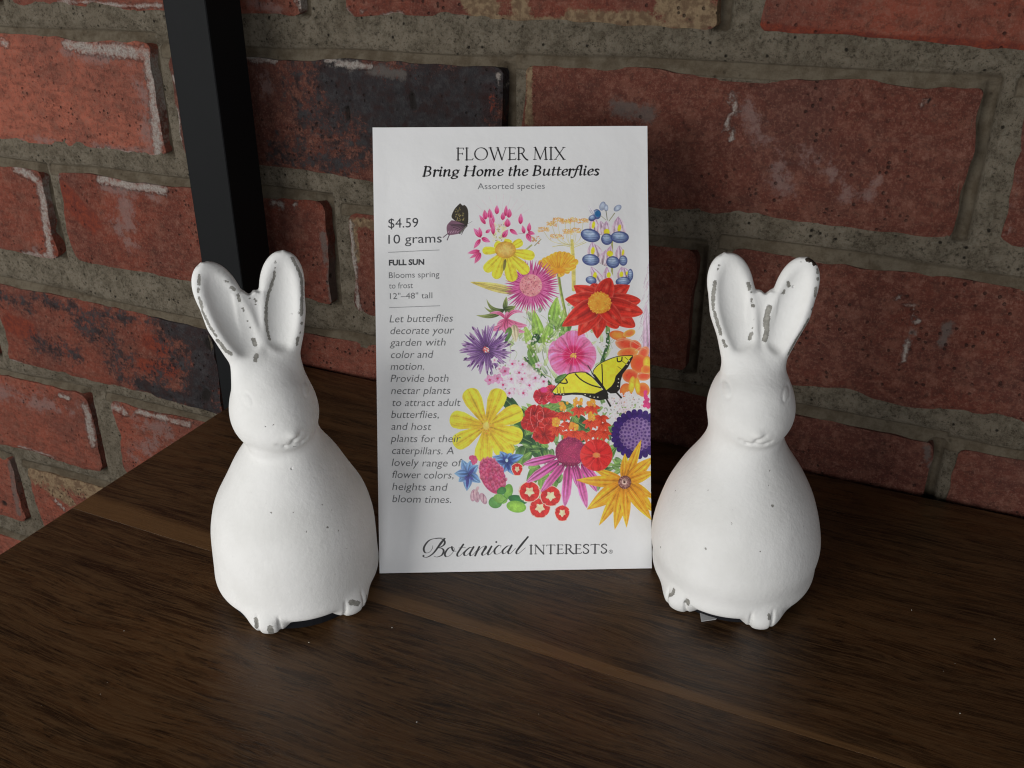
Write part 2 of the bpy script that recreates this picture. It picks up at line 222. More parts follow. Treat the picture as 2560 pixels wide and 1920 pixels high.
# mortar bed: one uneven sheet behind the brick faces, struck back above and beside each brick
def make_mortar():
    st=2.2;xs=np.arange(-890,312,st);zs=np.arange(-285,328,st)
    X,Z=np.meshgrid(xs,zs);band=np.zeros_like(X);cut=np.zeros_like(X)
    for (x0,x1,zb0,zb1,zt0,zt1,_,_) in BR.values():
        t=np.clip((X-x0)/(x1-x0),0,1);zt=zt0+(zt1-zt0)*t;zb=zb0+(zb1-zb0)*t
        d=Z-zt;ok=(X>x0-5)&(X<x1+5)&(d>-2)
        band=np.maximum(band,np.where(ok,1-smooth01((d-4.2)/1.8),0)*(d<9))
        cut=np.where(ok&(d<8),np.maximum(cut,np.where(d<4.6,-1.1+3.6*np.clip(d/4.6,0,1)**1.3,2.5*(1-smooth01((d-4.6)/1.6)))),cut)
        d=X-x1;ok=(Z>zb-1)&(Z<zt+2)&(d>-2)
        g=np.where(ok,1-smooth01((d-3.6)/2.),0)*(d<9);band=np.maximum(band,g*.9);cut=np.maximum(cut,g*5.5)
    inside=np.zeros_like(X)
    for (x0,x1,zb0,zb1,zt0,zt1,_,_) in BR.values():
        t=np.clip((X-x0)/(x1-x0),0,1);inside=np.maximum(inside,(X>x0+4)&(X<x1-4)&(Z>zb0+(zb1-zb0)*t+4)&(Z<zt0+(zt1-zt0)*t-4))
    h,w=X.shape
    n=grid_noise(w,h,14,1)*1.6+grid_noise(w,h,4,2)*1.0+grid_noise(w,h,1.7,3)*.8
    Y=WALLY+1.5+n*(1-.6*band)*.9+cut+inside*7
    I=np.arange(h*w).reshape(h,w);F=np.stack([I[:-1,:-1],I[:-1,1:],I[1:,1:],I[1:,:-1]],-1).reshape(-1,4)
    return mesh_obj('mortar',np.stack([X.ravel(),Y.ravel(),Z.ravel()],1)*MM,F,MT,wall,True,{'band':band.ravel()})
make_mortar()
# ================================================================ shelving unit
def walnut():
    m=N('lacquered_walnut')
    o=m.sep(m.obj());x,y=o[0],o[1]
    warp=m.noise(1,3,.5,m.scale(5,14,1))
    yw=m.math('ADD',y,m.math('MULTIPLY',m.math('SUBTRACT',warp,.5),.030))
    cx=m.n('CombineXYZ');m.l(x,cx.inputs[0]);m.l(yw,cx.inputs[1]);
    pl=m.n('ObjectInfo').outputs['Random'];m.l(pl,cx.inputs[2])
    def st(a,b,det=4,rough=.6,dist=0):
        mp=m.n('Mapping');m.l(cx.outputs[0],mp.inputs[0]);mp.inputs[3].default_value=(a,b,9);return m.noise(1,det,rough,mp.outputs[0],dist)
    broad=st(3.5,48,4,.55,.4);mid=st(16,230,5,.65);fib=st(38,1300,5,.85);blot=st(40,130,6,.75);dash=st(55,480,5,.75)
    c=m.mix(m.ramp(broad,.38,.62),(.026,.0110,.0040),(.078,.0345,.0118))
    c=m.mix(m.ramp(mid,.45,.60,0,.55),c,(.105,.054,.022))
    c=m.mix(m.ramp(blot,.48,.60,0,.6),c,(.0125,.0055,.0021))
    c=m.mix(m.ramp(dash,.54,.62,0,.7),c,(.0075,.0036,.0018))
    c=m.mix(m.ramp(fib,.47,.57,0,.6),c,(.125,.068,.029))
    # pale sapwood strip along the glue line
    wd=m.math('ADD',m.lin(x,-.31,0.,.0125,.0026),m.math('MULTIPLY',m.math('SUBTRACT',st(9,60),.5),.004))
    d=m.math('SUBTRACT',y,.24125)
    up=m.ramp(m.math('DIVIDE',d,wd),.72,1.12,1,0);sap=m.math('MULTIPLY',up,m.ramp(d,-.0001,.0001))
    c=m.mix(m.math('MULTIPLY',sap,.85),c,m.mix(m.ramp(fib,.3,.7),(.135,.068,.026),(.19,.10,.04)))
    h=m.math('ADD',m.math('MULTIPLY',fib,1.),m.math('MULTIPLY',dash,.6))
    m.b.inputs['Coat Weight'].default_value=.0
    return m.done(c,m.lin(mid,.4,.6,.27,.34),m.bump(h,.00022,.5),.30)
WAL=walnut()
def box_mesh(name,x0,x1,y0,y1,z0,z1,mat,parent,bev=.6,seg=2):
    bm=bmesh.new()
    bmesh.ops.create_cube(bm,size=1,matrix=Matrix.Translation(((x0+x1)/2*MM,(y0+y1)/2*MM,(z0+z1)/2*MM))@Matrix.Diagonal(((x1-x0)*MM,(y1-y0)*MM,(z1-z0)*MM,1)))
    bmesh.ops.bevel(bm,geom=bm.edges[:],offset=bev*MM,segments=seg,profile=.6,affect='EDGES')
    me=bpy.data.meshes.new(name);bm.to_mesh(me);bm.free();me.materials.append(mat)
    o=bpy.data.objects.new(name,me);COL.objects.link(o);o.parent=parent;return o
unit=empty('shelving_unit',(0,0,0),label='dark walnut board shelf with a square black metal post at its left end',category='shelf')
SX0,SX1=-319.5,300.
for a,b in ((241.22,403.),(95.,241.16)):
    box_mesh('plank',SX0,SX1,a,b,-22,0,WAL,unit,.07,1)
def powder():
    m=N('black_powder_coat');n=m.noise(2600,3,.6);big=m.noise(30,3)
    return m.done(m.mix(big,(.0042,.0048,.0055),(.006,.0066,.0073)),.66,m.bump(n,.00012,.6),.18)
PC=powder()
def post(x0,name='post'):
    box_mesh(name,x0,x0+25.2,368.4,393.4,-520,520,PC,unit,1.1,3)
post(-345.,'post')
post(300.3,'post')
# under-rail that carries the boards between the posts
box_mesh('rail',-319.6,300.2,371,391,-47,-22.2,PC,unit,1.,2)
# ---- fine lint on the varnish
def lint():
    m=N('pale_lint');m.done((.7,.68,.62),.9)
    rg=random.Random(4);V=[];F=[]
    spots=[(-122.3,195.7,.35),(18.1,319.7,.35),(46.3,315.1,.4),(36.2,271.7,.3),(-152.8,231.5,.4),(-175.7,212.5,.4),(-240,190,.25),(-226,168,.2),(-224,163,.22),(-88,215,.2)]
    for _ in range(6): spots.append((rg.uniform(-300,60),rg.uniform(130,330),rg.uniform(.06,.14)))
    for x,y,r in spots:
        b=len(V);k=1+rg.random();a=rg.random()*3
        for i in range(5):
            t=i*1.2566;u,v=r*.5*k*math.cos(t),r*.5*math.sin(t);V.append(((x+u*math.cos(a)-v*math.sin(a))*MM,(y+u*math.sin(a)+v*math.cos(a))*MM,.00005))
        V.append((x*MM,y*MM,(r*.5+.05)*MM))
        for i in range(5): F.append((b+i,b+(i+1)%5,b+5))
    o=mesh_obj('lint',V,F,m.m);o['kind']='stuff';o['label']='tiny pale lint specks lying on the dark shelf'
lint()
# ---------------------------------------------------------------- figurine as a signed distance field, meshed by surface nets
f32=np.float32
def smin(a,b,k):
    h=np.clip(.5+.5*(b-a)/k,0,1); return b+(a-b)*h-k*h*(1-h)
def smax(a,b,k): return -smin(-a,-b,k)
def ell(x,y,z,a,b,c):
    k0=np.sqrt((x/a)**2+(y/b)**2+(z/c)**2)
    k1=np.sqrt((x/a**2)**2+(y/b**2)**2+(z/c**2)**2)+1e-6
    return k0*(k0-1)/k1
def seg(x,y,z,a,b,r):
    a=np.array(a,float);d=np.array(b,float)-a
    t=np.clip(((x-a[0])*d[0]+(y-a[1])*d[1]+(z-a[2])*d[2])/(d@d),0,1)
    return np.sqrt((x-a[0]-t*d[0])**2+(y-a[1]-t*d[1])**2+(z-a[2]-t*d[2])**2)-r
def prof(zk,rk,z):
    # smooth cubic-ish profile
    zz=np.linspace(min(zk),max(zk),400)
    rr=np.interp(zz,zk,rk)
    ker=np.hanning(71);ker/=ker.sum()
    pad=np.pad(rr,35,mode='reflect',reflect_type='odd');rr=np.convolve(pad,ker,'valid')
    return np.interp(z,zz,rr).astype(f32), np.interp(z,zz,np.gradient(rr,zz)).astype(f32)
def rot2(x,y,a):
    c,s=np.cos(a),np.sin(a);return x*c-y*s,x*s+y*c
def ear(x,y,z,E,side):
    # local: origin ear base, tilt outward
    bx,by,bz,tilt,back,L,W,T,yaw=E[:9]
    X=x-bx;Y=y-by;Z=z-bz
    X,Z=rot2(X,Z,np.radians(tilt)*side)      # side=+1 right ear leans to +x
    Y,Z=rot2(Y,Z,np.radians(back))           # lean back (+y)
    X,Y=rot2(X,Y,np.radians(yaw)*side)
    u=np.clip(Z/L,0,1)
    # half width along the length
    e0,e1,e2=E[9:12]
    uk=np.array([0,.12,.3,.5,.68,.82,.92,.97,1.])
    wk=np.array([e0,e0*.6+e1*.4,e1,1.,e2,e2*.86,e2*.64,e2*.42,.06])
    uu=np.linspace(0,1,80);ww=np.interp(uu,uk,wk);ke=np.hanning(11);ke/=ke.sum();ws=np.convolve(np.pad(ww,5,mode='edge'),ke,'valid');ws[-6:]=ww[-6:];ws[-12:-6]=ws[-12:-6]*.5+ww[-12:-6]*.5
    tipf=np.sqrt(np.clip(1-(np.clip(uu-.68,0,1)/.32)**2.3,0.0,1))
    ws=np.where(uu>.68,np.interp(.68,uu,ws)*tipf,ws)
    w=(np.maximum(np.interp(u,uu,ws),.03)*W).astype(f32)
    tk=[1.15,1.1,1,.95,.85,.75,.62,.5,.3]
    t=(np.interp(u,uk,tk)*T).astype(f32)
    curve=Y+ .9*np.cos(u*3.1)                # slight bend
    k=np.sqrt((X/w)**2+(curve/t)**2)
    d=(k-1)*np.minimum(w,t)*(.65+.35*np.minimum(k,1.5))
    over=np.maximum(Z-L,0);under=np.maximum(-Z,0)
    d=np.sqrt(np.maximum(d,0)**2+over**2+under**2)+np.minimum(d,0)*1
    # rounded tip
    # scoop in front
    sc_c=.55
    sx=X/(W*.70);sz=(Z/L-.53)/.43;sy=(curve+T*1.02)/(T*.98)
    q=np.sqrt(sx*sx+sy*sy+sz*sz)
    ds=(q-1)*T*.95
    d=smax(d,-ds,1.1)
    return d
def rabbit(x,y,z,P):
    """x right, y back, z up (mm)"""
    # body
    r,dr=prof(P['bz'],P['br'],z)
    bzn=np.clip(z-12,0,60)/60.
    rho=np.sqrt((x-P['lx']*bzn)**2+((y-P['ly']*bzn)/P['dep'])**2)
    body=(rho-r)/np.sqrt(1+dr*dr)
    body=smax(body,4.4-z,4.);body=smax(body,z-P['bz'][-1],3.)
    # paws
    for s in (-1,1):
        px,py=P['paw'];
        X,Y=rot2(x-px*s,y-py,np.radians(-14*s))
        paw=ell(X,Y,z-5.6,8.3,10.8,6.9)
        paw=smax(paw,.2-z,1.2)
        body=smin(body,paw,3.6)
    hy=np.radians(P['hyaw'])
    X,Y=rot2(x-P['hx'],y-P['hy'],hy)
    Z=z-P['hz']
    # head
    head=ell(X,Y,Z,P['hw'],P['hd'],P['hh'])
    cheek=ell(X,Y+1.,Z+3.,P['hw']*.985,P['hd']*.97,P['hh']*.74)
    head=smin(head,cheek,3)
    muz=ell(X-P['nose'][0]*.7,Y+P['hd']*.60,Z+3.5,8.6,8.2,7.6)
    head=smin(head,muz,4.5)
    chin=ell(X,Y+P['hd']*.38,Z+12.,10.5,8.,5.2)
    head=smin(head,chin,2.5)
    d=smin(body,head,1.6)
    m=z[0,0,:] if z.ndim==3 else None
    # ears
    eL=ear(X,Y,z,P['eL'],-1);eR=ear(X,Y,z,P['eR'],1)
    wz=P['web']
    web=np.maximum(np.abs(Y-P['eL'][1]-1.0-(z-92)*.13)-1.2,np.maximum(z-wz-.5*np.cos(X*1.7+1),np.abs(X-P['wx'])-np.clip((z-88)*.2,.5,4.5)))
    ears=smin(smin(eL,eR,.9),web,1.4)
    # blend to the skull
    col=ell(X-P['wx']*.3,Y,z-(P['hz']+P['hh']*.72),P['colw'],7.,9.5)
    d=smin(d,col,4.)
    d=smin(d,ears,3.0)
    return d
# engraved / raised detail, local to head frame, applied only near
def detail(x,y,z,d,P):
    hy=np.radians(P['hyaw'])
    X,Y=rot2(x-P['hx'],y-P['hy'],hy);Z=z-P['hz']
    front=Y<0
    def groove(d,px,pz,ax,az,bx_,bz_,r,dep):
        # groove following a segment in the frontal plane
        vx,vz=bx_-ax,bz_-az
        t=np.clip(((X-ax)*vx+(Z-az)*vz)/(vx*vx+vz*vz),0,1)
        q=np.sqrt((X-ax-t*vx)**2+(Z-az-t*vz)**2)
        g=np.exp(-(q/r)**2)*dep*.8
        return d+np.where(front,g,0)
    # mouth
    for (a,b,c,e) in P['mouth']: d=groove(d,0,0,a,b,c,e,.78,.55)
    # nose bump
    nx,nz=P['nose']
    q=((X-nx)/2.3)**2+((Z-nz)/1.6)**2
    d=d-np.where(front,.75*np.exp(-q*1.2),0)
    q=((X-nx-.2)/4.6)**2+((Z-nz+.9)/3.2)**2
    d=d-np.where(front,.5*np.exp(-q),0)
    # eyes: ring groove with raised button
    for ex,ez in P['eyes']:
        q=np.sqrt(((X-ex)/.85)**2+((Z-ez)/1.2)**2)
        d=d+np.where(front,P.get('eyed',.30)*np.exp(-((q-1.7)/.40)**2)-.10*np.exp(-(q/1.3)**4),0)
    # toes
    px,py=P['paw']
    for s in (-1,1):
        X2,Y2=rot2(x-px*s,y-py,np.radians(-14*s))
        for o in (-2.6,2.5):
            q=np.abs(X2-o*(1+.05*(-Y2)))
            g=.8*np.exp(-(q/.55)**2)*np.clip((-Y2-4.5)/3,0,1)*np.clip(1-(z-8.5)/2.5,0,1)*(np.abs(X2)<9)
            d=d+g
    return d
def surface_nets(F,org,h):
    """F[i,j,k]; returns verts, quads"""
    s=F<0
    nx,ny,nz=F.shape
    c=[s[a:nx-1+a,b:ny-1+b,e:nz-1+e] for a in(0,1) for b in (0,1) for e in(0,1)]
    anyi=c[0]|c[1]|c[2]|c[3]|c[4]|c[5]|c[6]|c[7]
    alli=c[0]&c[1]&c[2]&c[3]&c[4]&c[5]&c[6]&c[7]
    act=anyi&~alli
    idx=-np.ones(act.shape,np.int64);I=np.argwhere(act);idx[act]=np.arange(len(I))
    acc=np.zeros((len(I),3));cnt=np.zeros(len(I))
    for ax in range(3):
        for o1 in (0,1):
            for o2 in (0,1):
                a=I.copy();oth=[q for q in range(3) if q!=ax]
                a[:,oth[0]]+=o1;a[:,oth[1]]+=o2
                b=a.copy();b[:,ax]+=1
                fa=F[a[:,0],a[:,1],a[:,2]];fb=F[b[:,0],b[:,1],b[:,2]]
                m=(fa<0)!=(fb<0)
                t=np.where(m,fa/(fa-fb+1e-12),0)
                p=a+0.;p[:,ax]+=t
                acc[m]+=p[m];cnt[m]+=1
    V=acc/cnt[:,None]*h+np.array(org)
    Q=[]
    for ax in range(3):
        sl0=[slice(None)]*3;sl1=[slice(None)]*3;sl0[ax]=slice(0,-1);sl1[ax]=slice(1,None)
        cr=s[tuple(sl0)]!=s[tuple(sl1)]
        u,v=[q for q in range(3) if q!=ax]
        E=np.argwhere(cr)
        E=E[(E[:,u]>0)&(E[:,v]>0)&(E[:,u]<F.shape[u]-1)&(E[:,v]<F.shape[v]-1)]
        def g(du,dv):
            q=E.copy();q[:,u]-=du;q[:,v]-=dv;return idx[q[:,0],q[:,1],q[:,2]]
        q=np.stack([g(1,1),g(0,1),g(0,0),g(1,0)],1)
        ins=s[E[:,0],E[:,1],E[:,2]]
        flip=~ins if ax!=1 else ins
        q[flip]=q[flip][:,::-1]
        Q.append(q)
    return V,np.concatenate(Q)
def build(P,h,det=True):
    xs=np.arange(-38,38,h,dtype=f32);ys=np.arange(-42,38,h,dtype=f32);zs=np.arange(-2,150,h,dtype=f32)
    x,y,z=np.meshgrid(xs,ys,zs,indexing='ij')
    d=rabbit(x,y,z,P).astype(f32)
    if det: d=detail(x,y,z,d,P)
    return surface_nets(d,(xs[0],ys[0],zs[0]),h)
# ================================================================ rabbit figurines
def plaster():
    m=N('chalky_white_paint')
    chip=m.attr('chip');dark=m.attr('dark');smu=m.attr('smudge')
    e=m.math('ADD',m.math('MULTIPLY',m.math('SUBTRACT',m.noise(1300,4,.8),.5),.0016),m.math('MULTIPLY',m.math('SUBTRACT',m.noise(420,2,.5),.5),.0008))
    cm=m.ramp(m.math('ADD',chip,e),-.00006,.00006,1,0);dm=m.ramp(m.math('ADD',dark,e),-.00008,.00008,1,0)
    n=m.noise(45,4,.6);
    c=m.mix(m.ramp(n,.35,.7),(.815,.81,.79),(.755,.75,.725))
    c=m.mix(m.math('MULTIPLY',m.ramp(m.math('ADD',smu,m.math('MULTIPLY',e,3.)),-.002,.001,1,0),.6),c,(.42,.42,.40))
    g=m.mix(m.ramp(m.noise(600,3),.35,.65),(.235,.228,.205),(.33,.32,.29))
    c=m.mix(cm,c,g);c=m.mix(dm,c,(.035,.025,.018))
    h=m.math('ADD',m.math('MULTIPLY',m.noise(650,4,.6),.35),m.math('MULTIPLY',m.noise(110,4,.6),.9))
    v=m.vor(110);pk=m.ramp(m.sep(m.vor(110,out='Color'))[0],.90,.91)
    pit=m.math('MULTIPLY',m.ramp(v,.02,.07,1,0),pk)
    h=m.math('SUBTRACT',h,m.math('MULTIPLY',pit,1.2));h=m.math('SUBTRACT',h,m.math('MULTIPLY',cm,.75))
    return m.done(c,.88,m.bump(h,.00045,.7),.18)
PW=plaster()
felt=N('black_felt');felt=felt.done((.012,.012,.014),.95,None,.1)
MARKS={"L":{"chips":[[[[-19.88,1.56,127.4],[-20.5,0.79,124.75]],0.51],[[[-20.89,0.46,123.39],[-21.0,0.24,122.25]],0.35],[[[-21.08,-0.05,120.38],[-20.69,-0.46,118.0],[-20.69,-0.48,115.35],[-20.06,-1.17,113.45],[-19.26,-2.0,111.0],[-17.71,-2.93,107.58]],0.47],[[[-17.34,-3.04,105.75],[-16.13,-3.59,103.88],[-15.22,-3.98,102.0],[-13.95,-4.5,100.97]],0.68],[[[-12.0,2.61,124.0],[-11.42,2.58,123.58]],0.4],[[[-10.42,2.4,121.58],[-9.5,2.32,120.75]],0.48],[[[-8.61,1.95,118.97],[-8.6,1.52,117.93]],0.52],[[[-8.48,1.46,117.48],[-8.5,1.39,116.75]],0.44],[[[-7.64,1.07,114.42],[-7.6,0.98,113.43]],0.36],[[[-6.89,0.48,109.98]],0.26],[[[-6.24,-0.01,107.65]],0.34],[[[-5.79,-1.03,103.55],[-5.5,-1.74,101.99]],0.65],[[[-5.88,-5.19,99.68],[-6.5,-6.49,98.24]],0.65],[[[-5.05,2.11,117.11]],0.28],[[[-3.42,2.25,116.58],[-3.25,2.1,115.8]],0.44],[[[-3.42,1.9,114.88]],0.22],[[[4.93,4.48,128.34],[4.75,4.31,127.5]],0.28],[[[4.58,4.13,125.92]],0.34],[[[4.15,4.07,124.58],[3.53,3.98,122.0],[1.77,3.21,118.62],[0.2,2.03,115.0],[-0.53,0.97,111.08],[-0.92,-0.01,107.11],[-0.63,-1.1,102.93]],0.55],[[[10.64,4.47,128.64],[11.89,3.52,125.29],[12.71,2.89,121.58],[12.43,2.01,117.59],[11.65,0.68,113.69],[10.97,-0.42,110.07]],0.59],[[[10.11,-0.33,110.79]],0.33],[[[10.78,-0.89,106.95]],0.58],[[[9.77,-1.8,104.03]],0.29],[[[8.82,-2.45,102.44],[8.06,-3.04,100.38]],0.54],[[[6.75,3.24,115.5]],0.16],[[[8.11,1.01,110.28]],0.14],[[[-6.93,-18.63,79.46]],0.18],[[[-4.43,-19.51,79.92]],0.26],[[[-16.09,4.7,130.5]],0.24],[[[-19.27,-27.04,8.54],[-19.16,-27.42,6.93],[-19.54,-27.26,4.74]],0.73],[[[-15.0,-30.66,6.0],[-14.93,-29.49,2.8]],1.02],[[[14.07,-30.49,9.06],[16.51,-30.04,7.29]],0.99],[[[20.69,-26.14,6.84],[20.0,-26.86,4.58]],0.66],[[[1.05,-30.01,42.6]],0.31],[[[8.62,-28.88,41.87]],0.36],[[[-10.16,-22.04,52.06]],0.19],[[[-9.03,-24.28,49.28]],0.23],[[[-1.93,-26.44,49.13]],0.19],[[[-23.62,-19.9,31.55]],0.19],[[[8.97,-32.02,23.83]],0.19],[[[-4.72,-32.49,32.72]],0.14],[[[14.56,-28.99,31.58]],0.22],[[[-14.24,-17.11,54.25]],0.14],[[[8.18,-25.1,48.97]],0.14],[[[11.12,-25.37,46.11]],0.17],[[[12.33,-28.31,39.33]],0.26],[[[-0.75,-21.08,73.39]],0.32],[[[1.42,-19.63,70.62],[2.2,-19.3,70.27]],0.21]],"dark":[],"smudge":[[[[-12.44,-30.57,7.25],[-10.0,-31.11,7.14]],2.07],[[[-14.9,3.39,129.36],[-12.52,3.14,126.79],[-10.09,2.89,123.44]],0.67]]},"R":{"chips":[[[[-16.58,-3.79,121.08],[-16.49,-4.49,117.6],[-16.43,-4.96,114.67],[-15.88,-5.55,111.63]],0.61],[[[-15.42,-5.77,110.92],[-14.08,-6.27,107.58],[-13.09,-6.53,105.38],[-12.5,-6.66,103.5]],0.61],[[[-11.52,-7.0,101.49],[-10.32,-7.42,99.84]],0.54],[[[-15.92,-2.16,126.38]],0.28],[[[-16.16,-2.57,125.24]],0.26],[[[-17.44,-1.8,126.93]],0.14],[[[-5.96,0.48,120.32],[-5.24,0.33,118.69]],0.61],[[[-4.53,0.01,117.56]],0.29],[[[-4.12,-0.4,115.29]],0.33],[[[-4.0,-0.59,114.0]],0.37],[[[-3.5,-0.72,113.0]],0.65],[[[-2.5,-1.44,108.57]],0.18],[[[-2.6,-2.05,105.6]],0.29],[[[-2.66,-2.53,103.66],[-3.05,-3.04,101.84]],0.58],[[[1.92,0.75,112.58],[1.42,0.26,110.08],[1.5,-0.56,106.92],[2.25,-1.28,105.0],[2.0,-2.21,102.25]],0.9],[[[1.52,0.01,109.22],[1.62,-0.49,107.4]],1.19],[[[9.88,5.61,128.4]],0.34],[[[6.63,3.85,121.14],[7.13,4.2,120.08]],0.61],[[[5.88,3.4,118.43],[5.8,3.34,117.53]],0.49],[[[4.88,2.6,117.38],[5.39,3.02,117.45]],0.33],[[[15.36,6.41,125.94],[15.48,5.92,125.08]],0.48],[[[15.97,5.51,123.0]],0.6],[[[15.86,4.55,119.95],[15.94,4.32,117.5]],0.65],[[[15.56,3.49,113.04]],0.53],[[[14.97,2.33,109.88],[13.62,1.17,106.16],[12.12,-0.22,102.98],[10.3,-1.74,97.81]],0.57],[[[-12.4,-3.51,111.09]],0.18],[[[-16.81,-29.88,10.82],[-16.91,-30.4,9.43],[-18.48,-29.5,7.11]],0.7],[[[-11.04,-32.55,9.24],[-11.18,-32.33,8.25]],1.09],[[[17.55,-30.06,9.18],[17.92,-30.17,7.84]],0.63],[[[-21.53,-16.66,44.62]],0.2],[[[-9.04,-24.19,51.88]],0.22],[[[0.5,-28.35,48.58]],0.19],[[[0.94,-30.52,44.45]],0.19],[[[-6.7,-33.55,34.31]],0.36],[[[-23.84,-23.78,23.77]],0.3],[[[10.27,-16.37,59.68]],0.26],[[[10.72,-19.22,55.72]],0.26],[[[13.07,-22.45,49.56]],0.38],[[[25.12,-8.73,41.33]],0.22],[[[24.16,-15.05,39.05]],0.22],[[[11.48,-30.99,35.86]],0.19]],"dark":[[[[12.06,6.3,129.08],[13.31,7.34,128.58],[14.01,6.47,127.91]],0.92],[[[14.17,6.48,127.73],[14.69,7.16,127.35]],0.52]],"smudge":[[[[21.86,-25.09,8.4],[22.99,-21.97,6.52]],1.48],[[[-9.0,-32.92,7.36],[-8.12,-32.07,6.04]],0.99],[[[20.52,-27.41,7.95]],0.98]]}}
FIT={"L":{"P":{"bz":[0,3,6,11,20,30,40,50,58,66,72,80],"br":[21,25.5,31.1025,30.4719,30.2533,29.8525,27.5775,22.1203,18.2459,12.4393,11.491,8.2744],"dep":1.0933,"paw":[13.0883,-19.8829],"hyaw":-5,"hx":-2.043,"hy":-2.0942,"hz":78.4645,"hw":14.5969,"hd":16.8,"hh":16.6744,"eL":[-3.5,1.5,92,17.714,8,41.0,8.645,4.1,12,0.7854,0.9282,0.8688],"eR":[3.4269,1.5,92,10.7678,8,40.1601,8.3931,4.1,12,0.766,0.9589,0.9],"web":118.3905,"wx":-2.983,"colw":11.71,"mouth":[[-3.3,-6.0,-1.1,-6.9],[-1.1,-6.9,1.1,-6.6],[1.1,-6.6,1.7,-4.9],[1.7,-4.9,4.1,-3.0],[2.3,-6.9,4.3,-6.9],[5.1,-6.6,6.5,-6.0]],"nose":[1.9,-2.6],"eyes":[[-10.0,8.2],[9.8,8.0]],"lx":0.4699,"ly":-2.9301,"eyed":0.17},"pose":[-199.014,240,0.7854]},"R":{"P":{"bz":[0,3,6,11,20,30,40,50,58,66,72,80],"br":[21,25.5,31.48,29.9599,31.712,29.8956,26.9148,21.9365,16.5045,12.7698,13.408,8.4],"dep":1.1509,"paw":[12.9732,-21.0944],"hyaw":-14,"hx":0.0,"hy":-3.0991,"hz":78.1825,"hw":14.66,"hd":16.8,"hh":16.1953,"eL":[-3.7599,1.5,92,14.0885,8,39.6421,8.6835,4.1,12,0.867,0.8776,0.9151],"eR":[4.5,1.5,92,14.0298,8,39.1002,7.621,4.1,12,0.6,0.8154,0.9302],"web":117.0417,"wx":0.1841,"colw":9.4993,"mouth":[[-4.6,-6.0,-2.4,-6.9],[-2.4,-6.9,-0.2,-6.6],[-0.2,-6.6,0.4,-4.9],[0.4,-4.9,2.8,-3.0],[1.0,-6.9,3.0,-6.9],[3.8,-6.6,5.2,-6.0]],"nose":[0.6,-2.6],"eyes":[[-10.0,8.2],[9.8,8.0]],"lx":-0.7269,"ly":-3.9631},"pose":[-48.0,312.1739,0.0698]}}
def marks(V,L,far=5.):
    """signed distance in metres to painted-through spots (negative inside)"""
    d=np.full(len(V),far)
    for pts,w in L:
        P=np.array(pts,float);P=P if len(P)>1 else np.vstack([P,P+.01])
        lo,hi=P.min(0)-w-4,P.max(0)+w+4;k=np.where(((V>lo)&(V<hi)).all(1))[0];v=V[k]
        for a,b in zip(P[:-1],P[1:]):
            q=b-a;t=np.clip(((v-a)@q)/(q@q),0,1);d[k]=np.minimum(d[k],np.linalg.norm(v-a-t[:,None]*q,axis=1)-w)
    return d*MM
def figurine(key,label,res):
    st=FIT[key];P=st['P'];ox,oy,ang=st['pose']
    root=empty('rabbit_figurine',(ox*MM,oy*MM,0),ang,label=label,category='rabbit figurine',group='white rabbit figurines on the shelf')
    V,F=build(P,res)
    k=MARKS[key]
    body=mesh_obj('body',V*MM,F,PW,root,True,{'chip':marks(V,k['chips']),'dark':marks(V,k['dark']),'smudge':marks(V,k['smudge'])})
    if body.data.polygons[0].normal.length: pass
    bm=bmesh.new();bmesh.ops.create_cone(bm,segments=48,radius1=.026,radius2=.026,depth=.0050,cap_ends=True,matrix=Matrix.Translation((0,-.0015,.0026)))
    me=bpy.data.meshes.new('felt_pad');bm.to_mesh(me);bm.free();me.materials.append(felt);o=bpy.data.objects.new('felt_pad',me);COL.objects.link(o);o.parent=root
    return root
figurine('L','white rabbit figurine standing left of the seed packet, in front of the black post',.47)
rr=figurine('R','white rabbit figurine standing right of the seed packet, one ear tip chipped dark',.47)
# corner of a small paper sticker showing under the right figurine
pm=N('sticker_paper').done((.55,.55,.56),.7)
c,s=math.cos(FIT['R']['pose'][2]),math.sin(FIT['R']['pose'][2]);ox,oy=FIT['R']['pose'][:2]
def loc(x,y): x-=ox;y-=oy;return ((x*c+y*s)*MM,(-x*s+y*c)*MM)
cor=[loc(-54.5,289),loc(-51.4,280.8),loc(-46.8,284.2),loc(-45,291)]
mesh_obj('sticker',[(x,y,.0002) for x,y in cor]+[(x,y,.00045) for x,y in cor],[(4,5,6,7),(3,2,1,0),(0,1,5,4),(1,2,6,5),(2,3,7,6),(3,0,4,7)],pm,rr)
# ---------------------------------------------------------------- packet artwork
# painted into an image in the packet's own flat coordinates (one unit = one art unit)
AX0,AY0,AX1,AY1=796.,262.,1420.,1252.
TS=2.4
TW,TH=int((AX1-AX0)*TS),int((AY1-AY0)*TS)
arng=np.random.default_rng(5)
IMG=np.zeros((TH,TW,3),np.float32);IMG[:]=(200,202,205)
def vnoise(w,h,cell,seed):
    r=np.random.default_rng(seed);gw,gh=int(w/cell)+3,int(h/cell)+3
    g=r.random((gh,gw)).astype(np.float32)
    y=np.arange(h)/cell;x=np.arange(w)/cell
    yi=y.astype(int);xi=x.astype(int);fy=(y-yi)[:,None];fx=(x-xi)[None]
    fy=fy*fy*(3-2*fy);fx=fx*fx*(3-2*fx)
    a=g[yi][:,xi];b=g[yi][:,xi+1];c=g[yi+1][:,xi];d=g[yi+1][:,xi+1]
    return (a*(1-fx)+b*fx)*(1-fy)+(c*(1-fx)+d*fx)*fy
WN=(vnoise(TW,TH,16,1)*.5+vnoise(TW,TH,6,2)*.3+vnoise(TW,TH,2.6,3)*.2)-.5
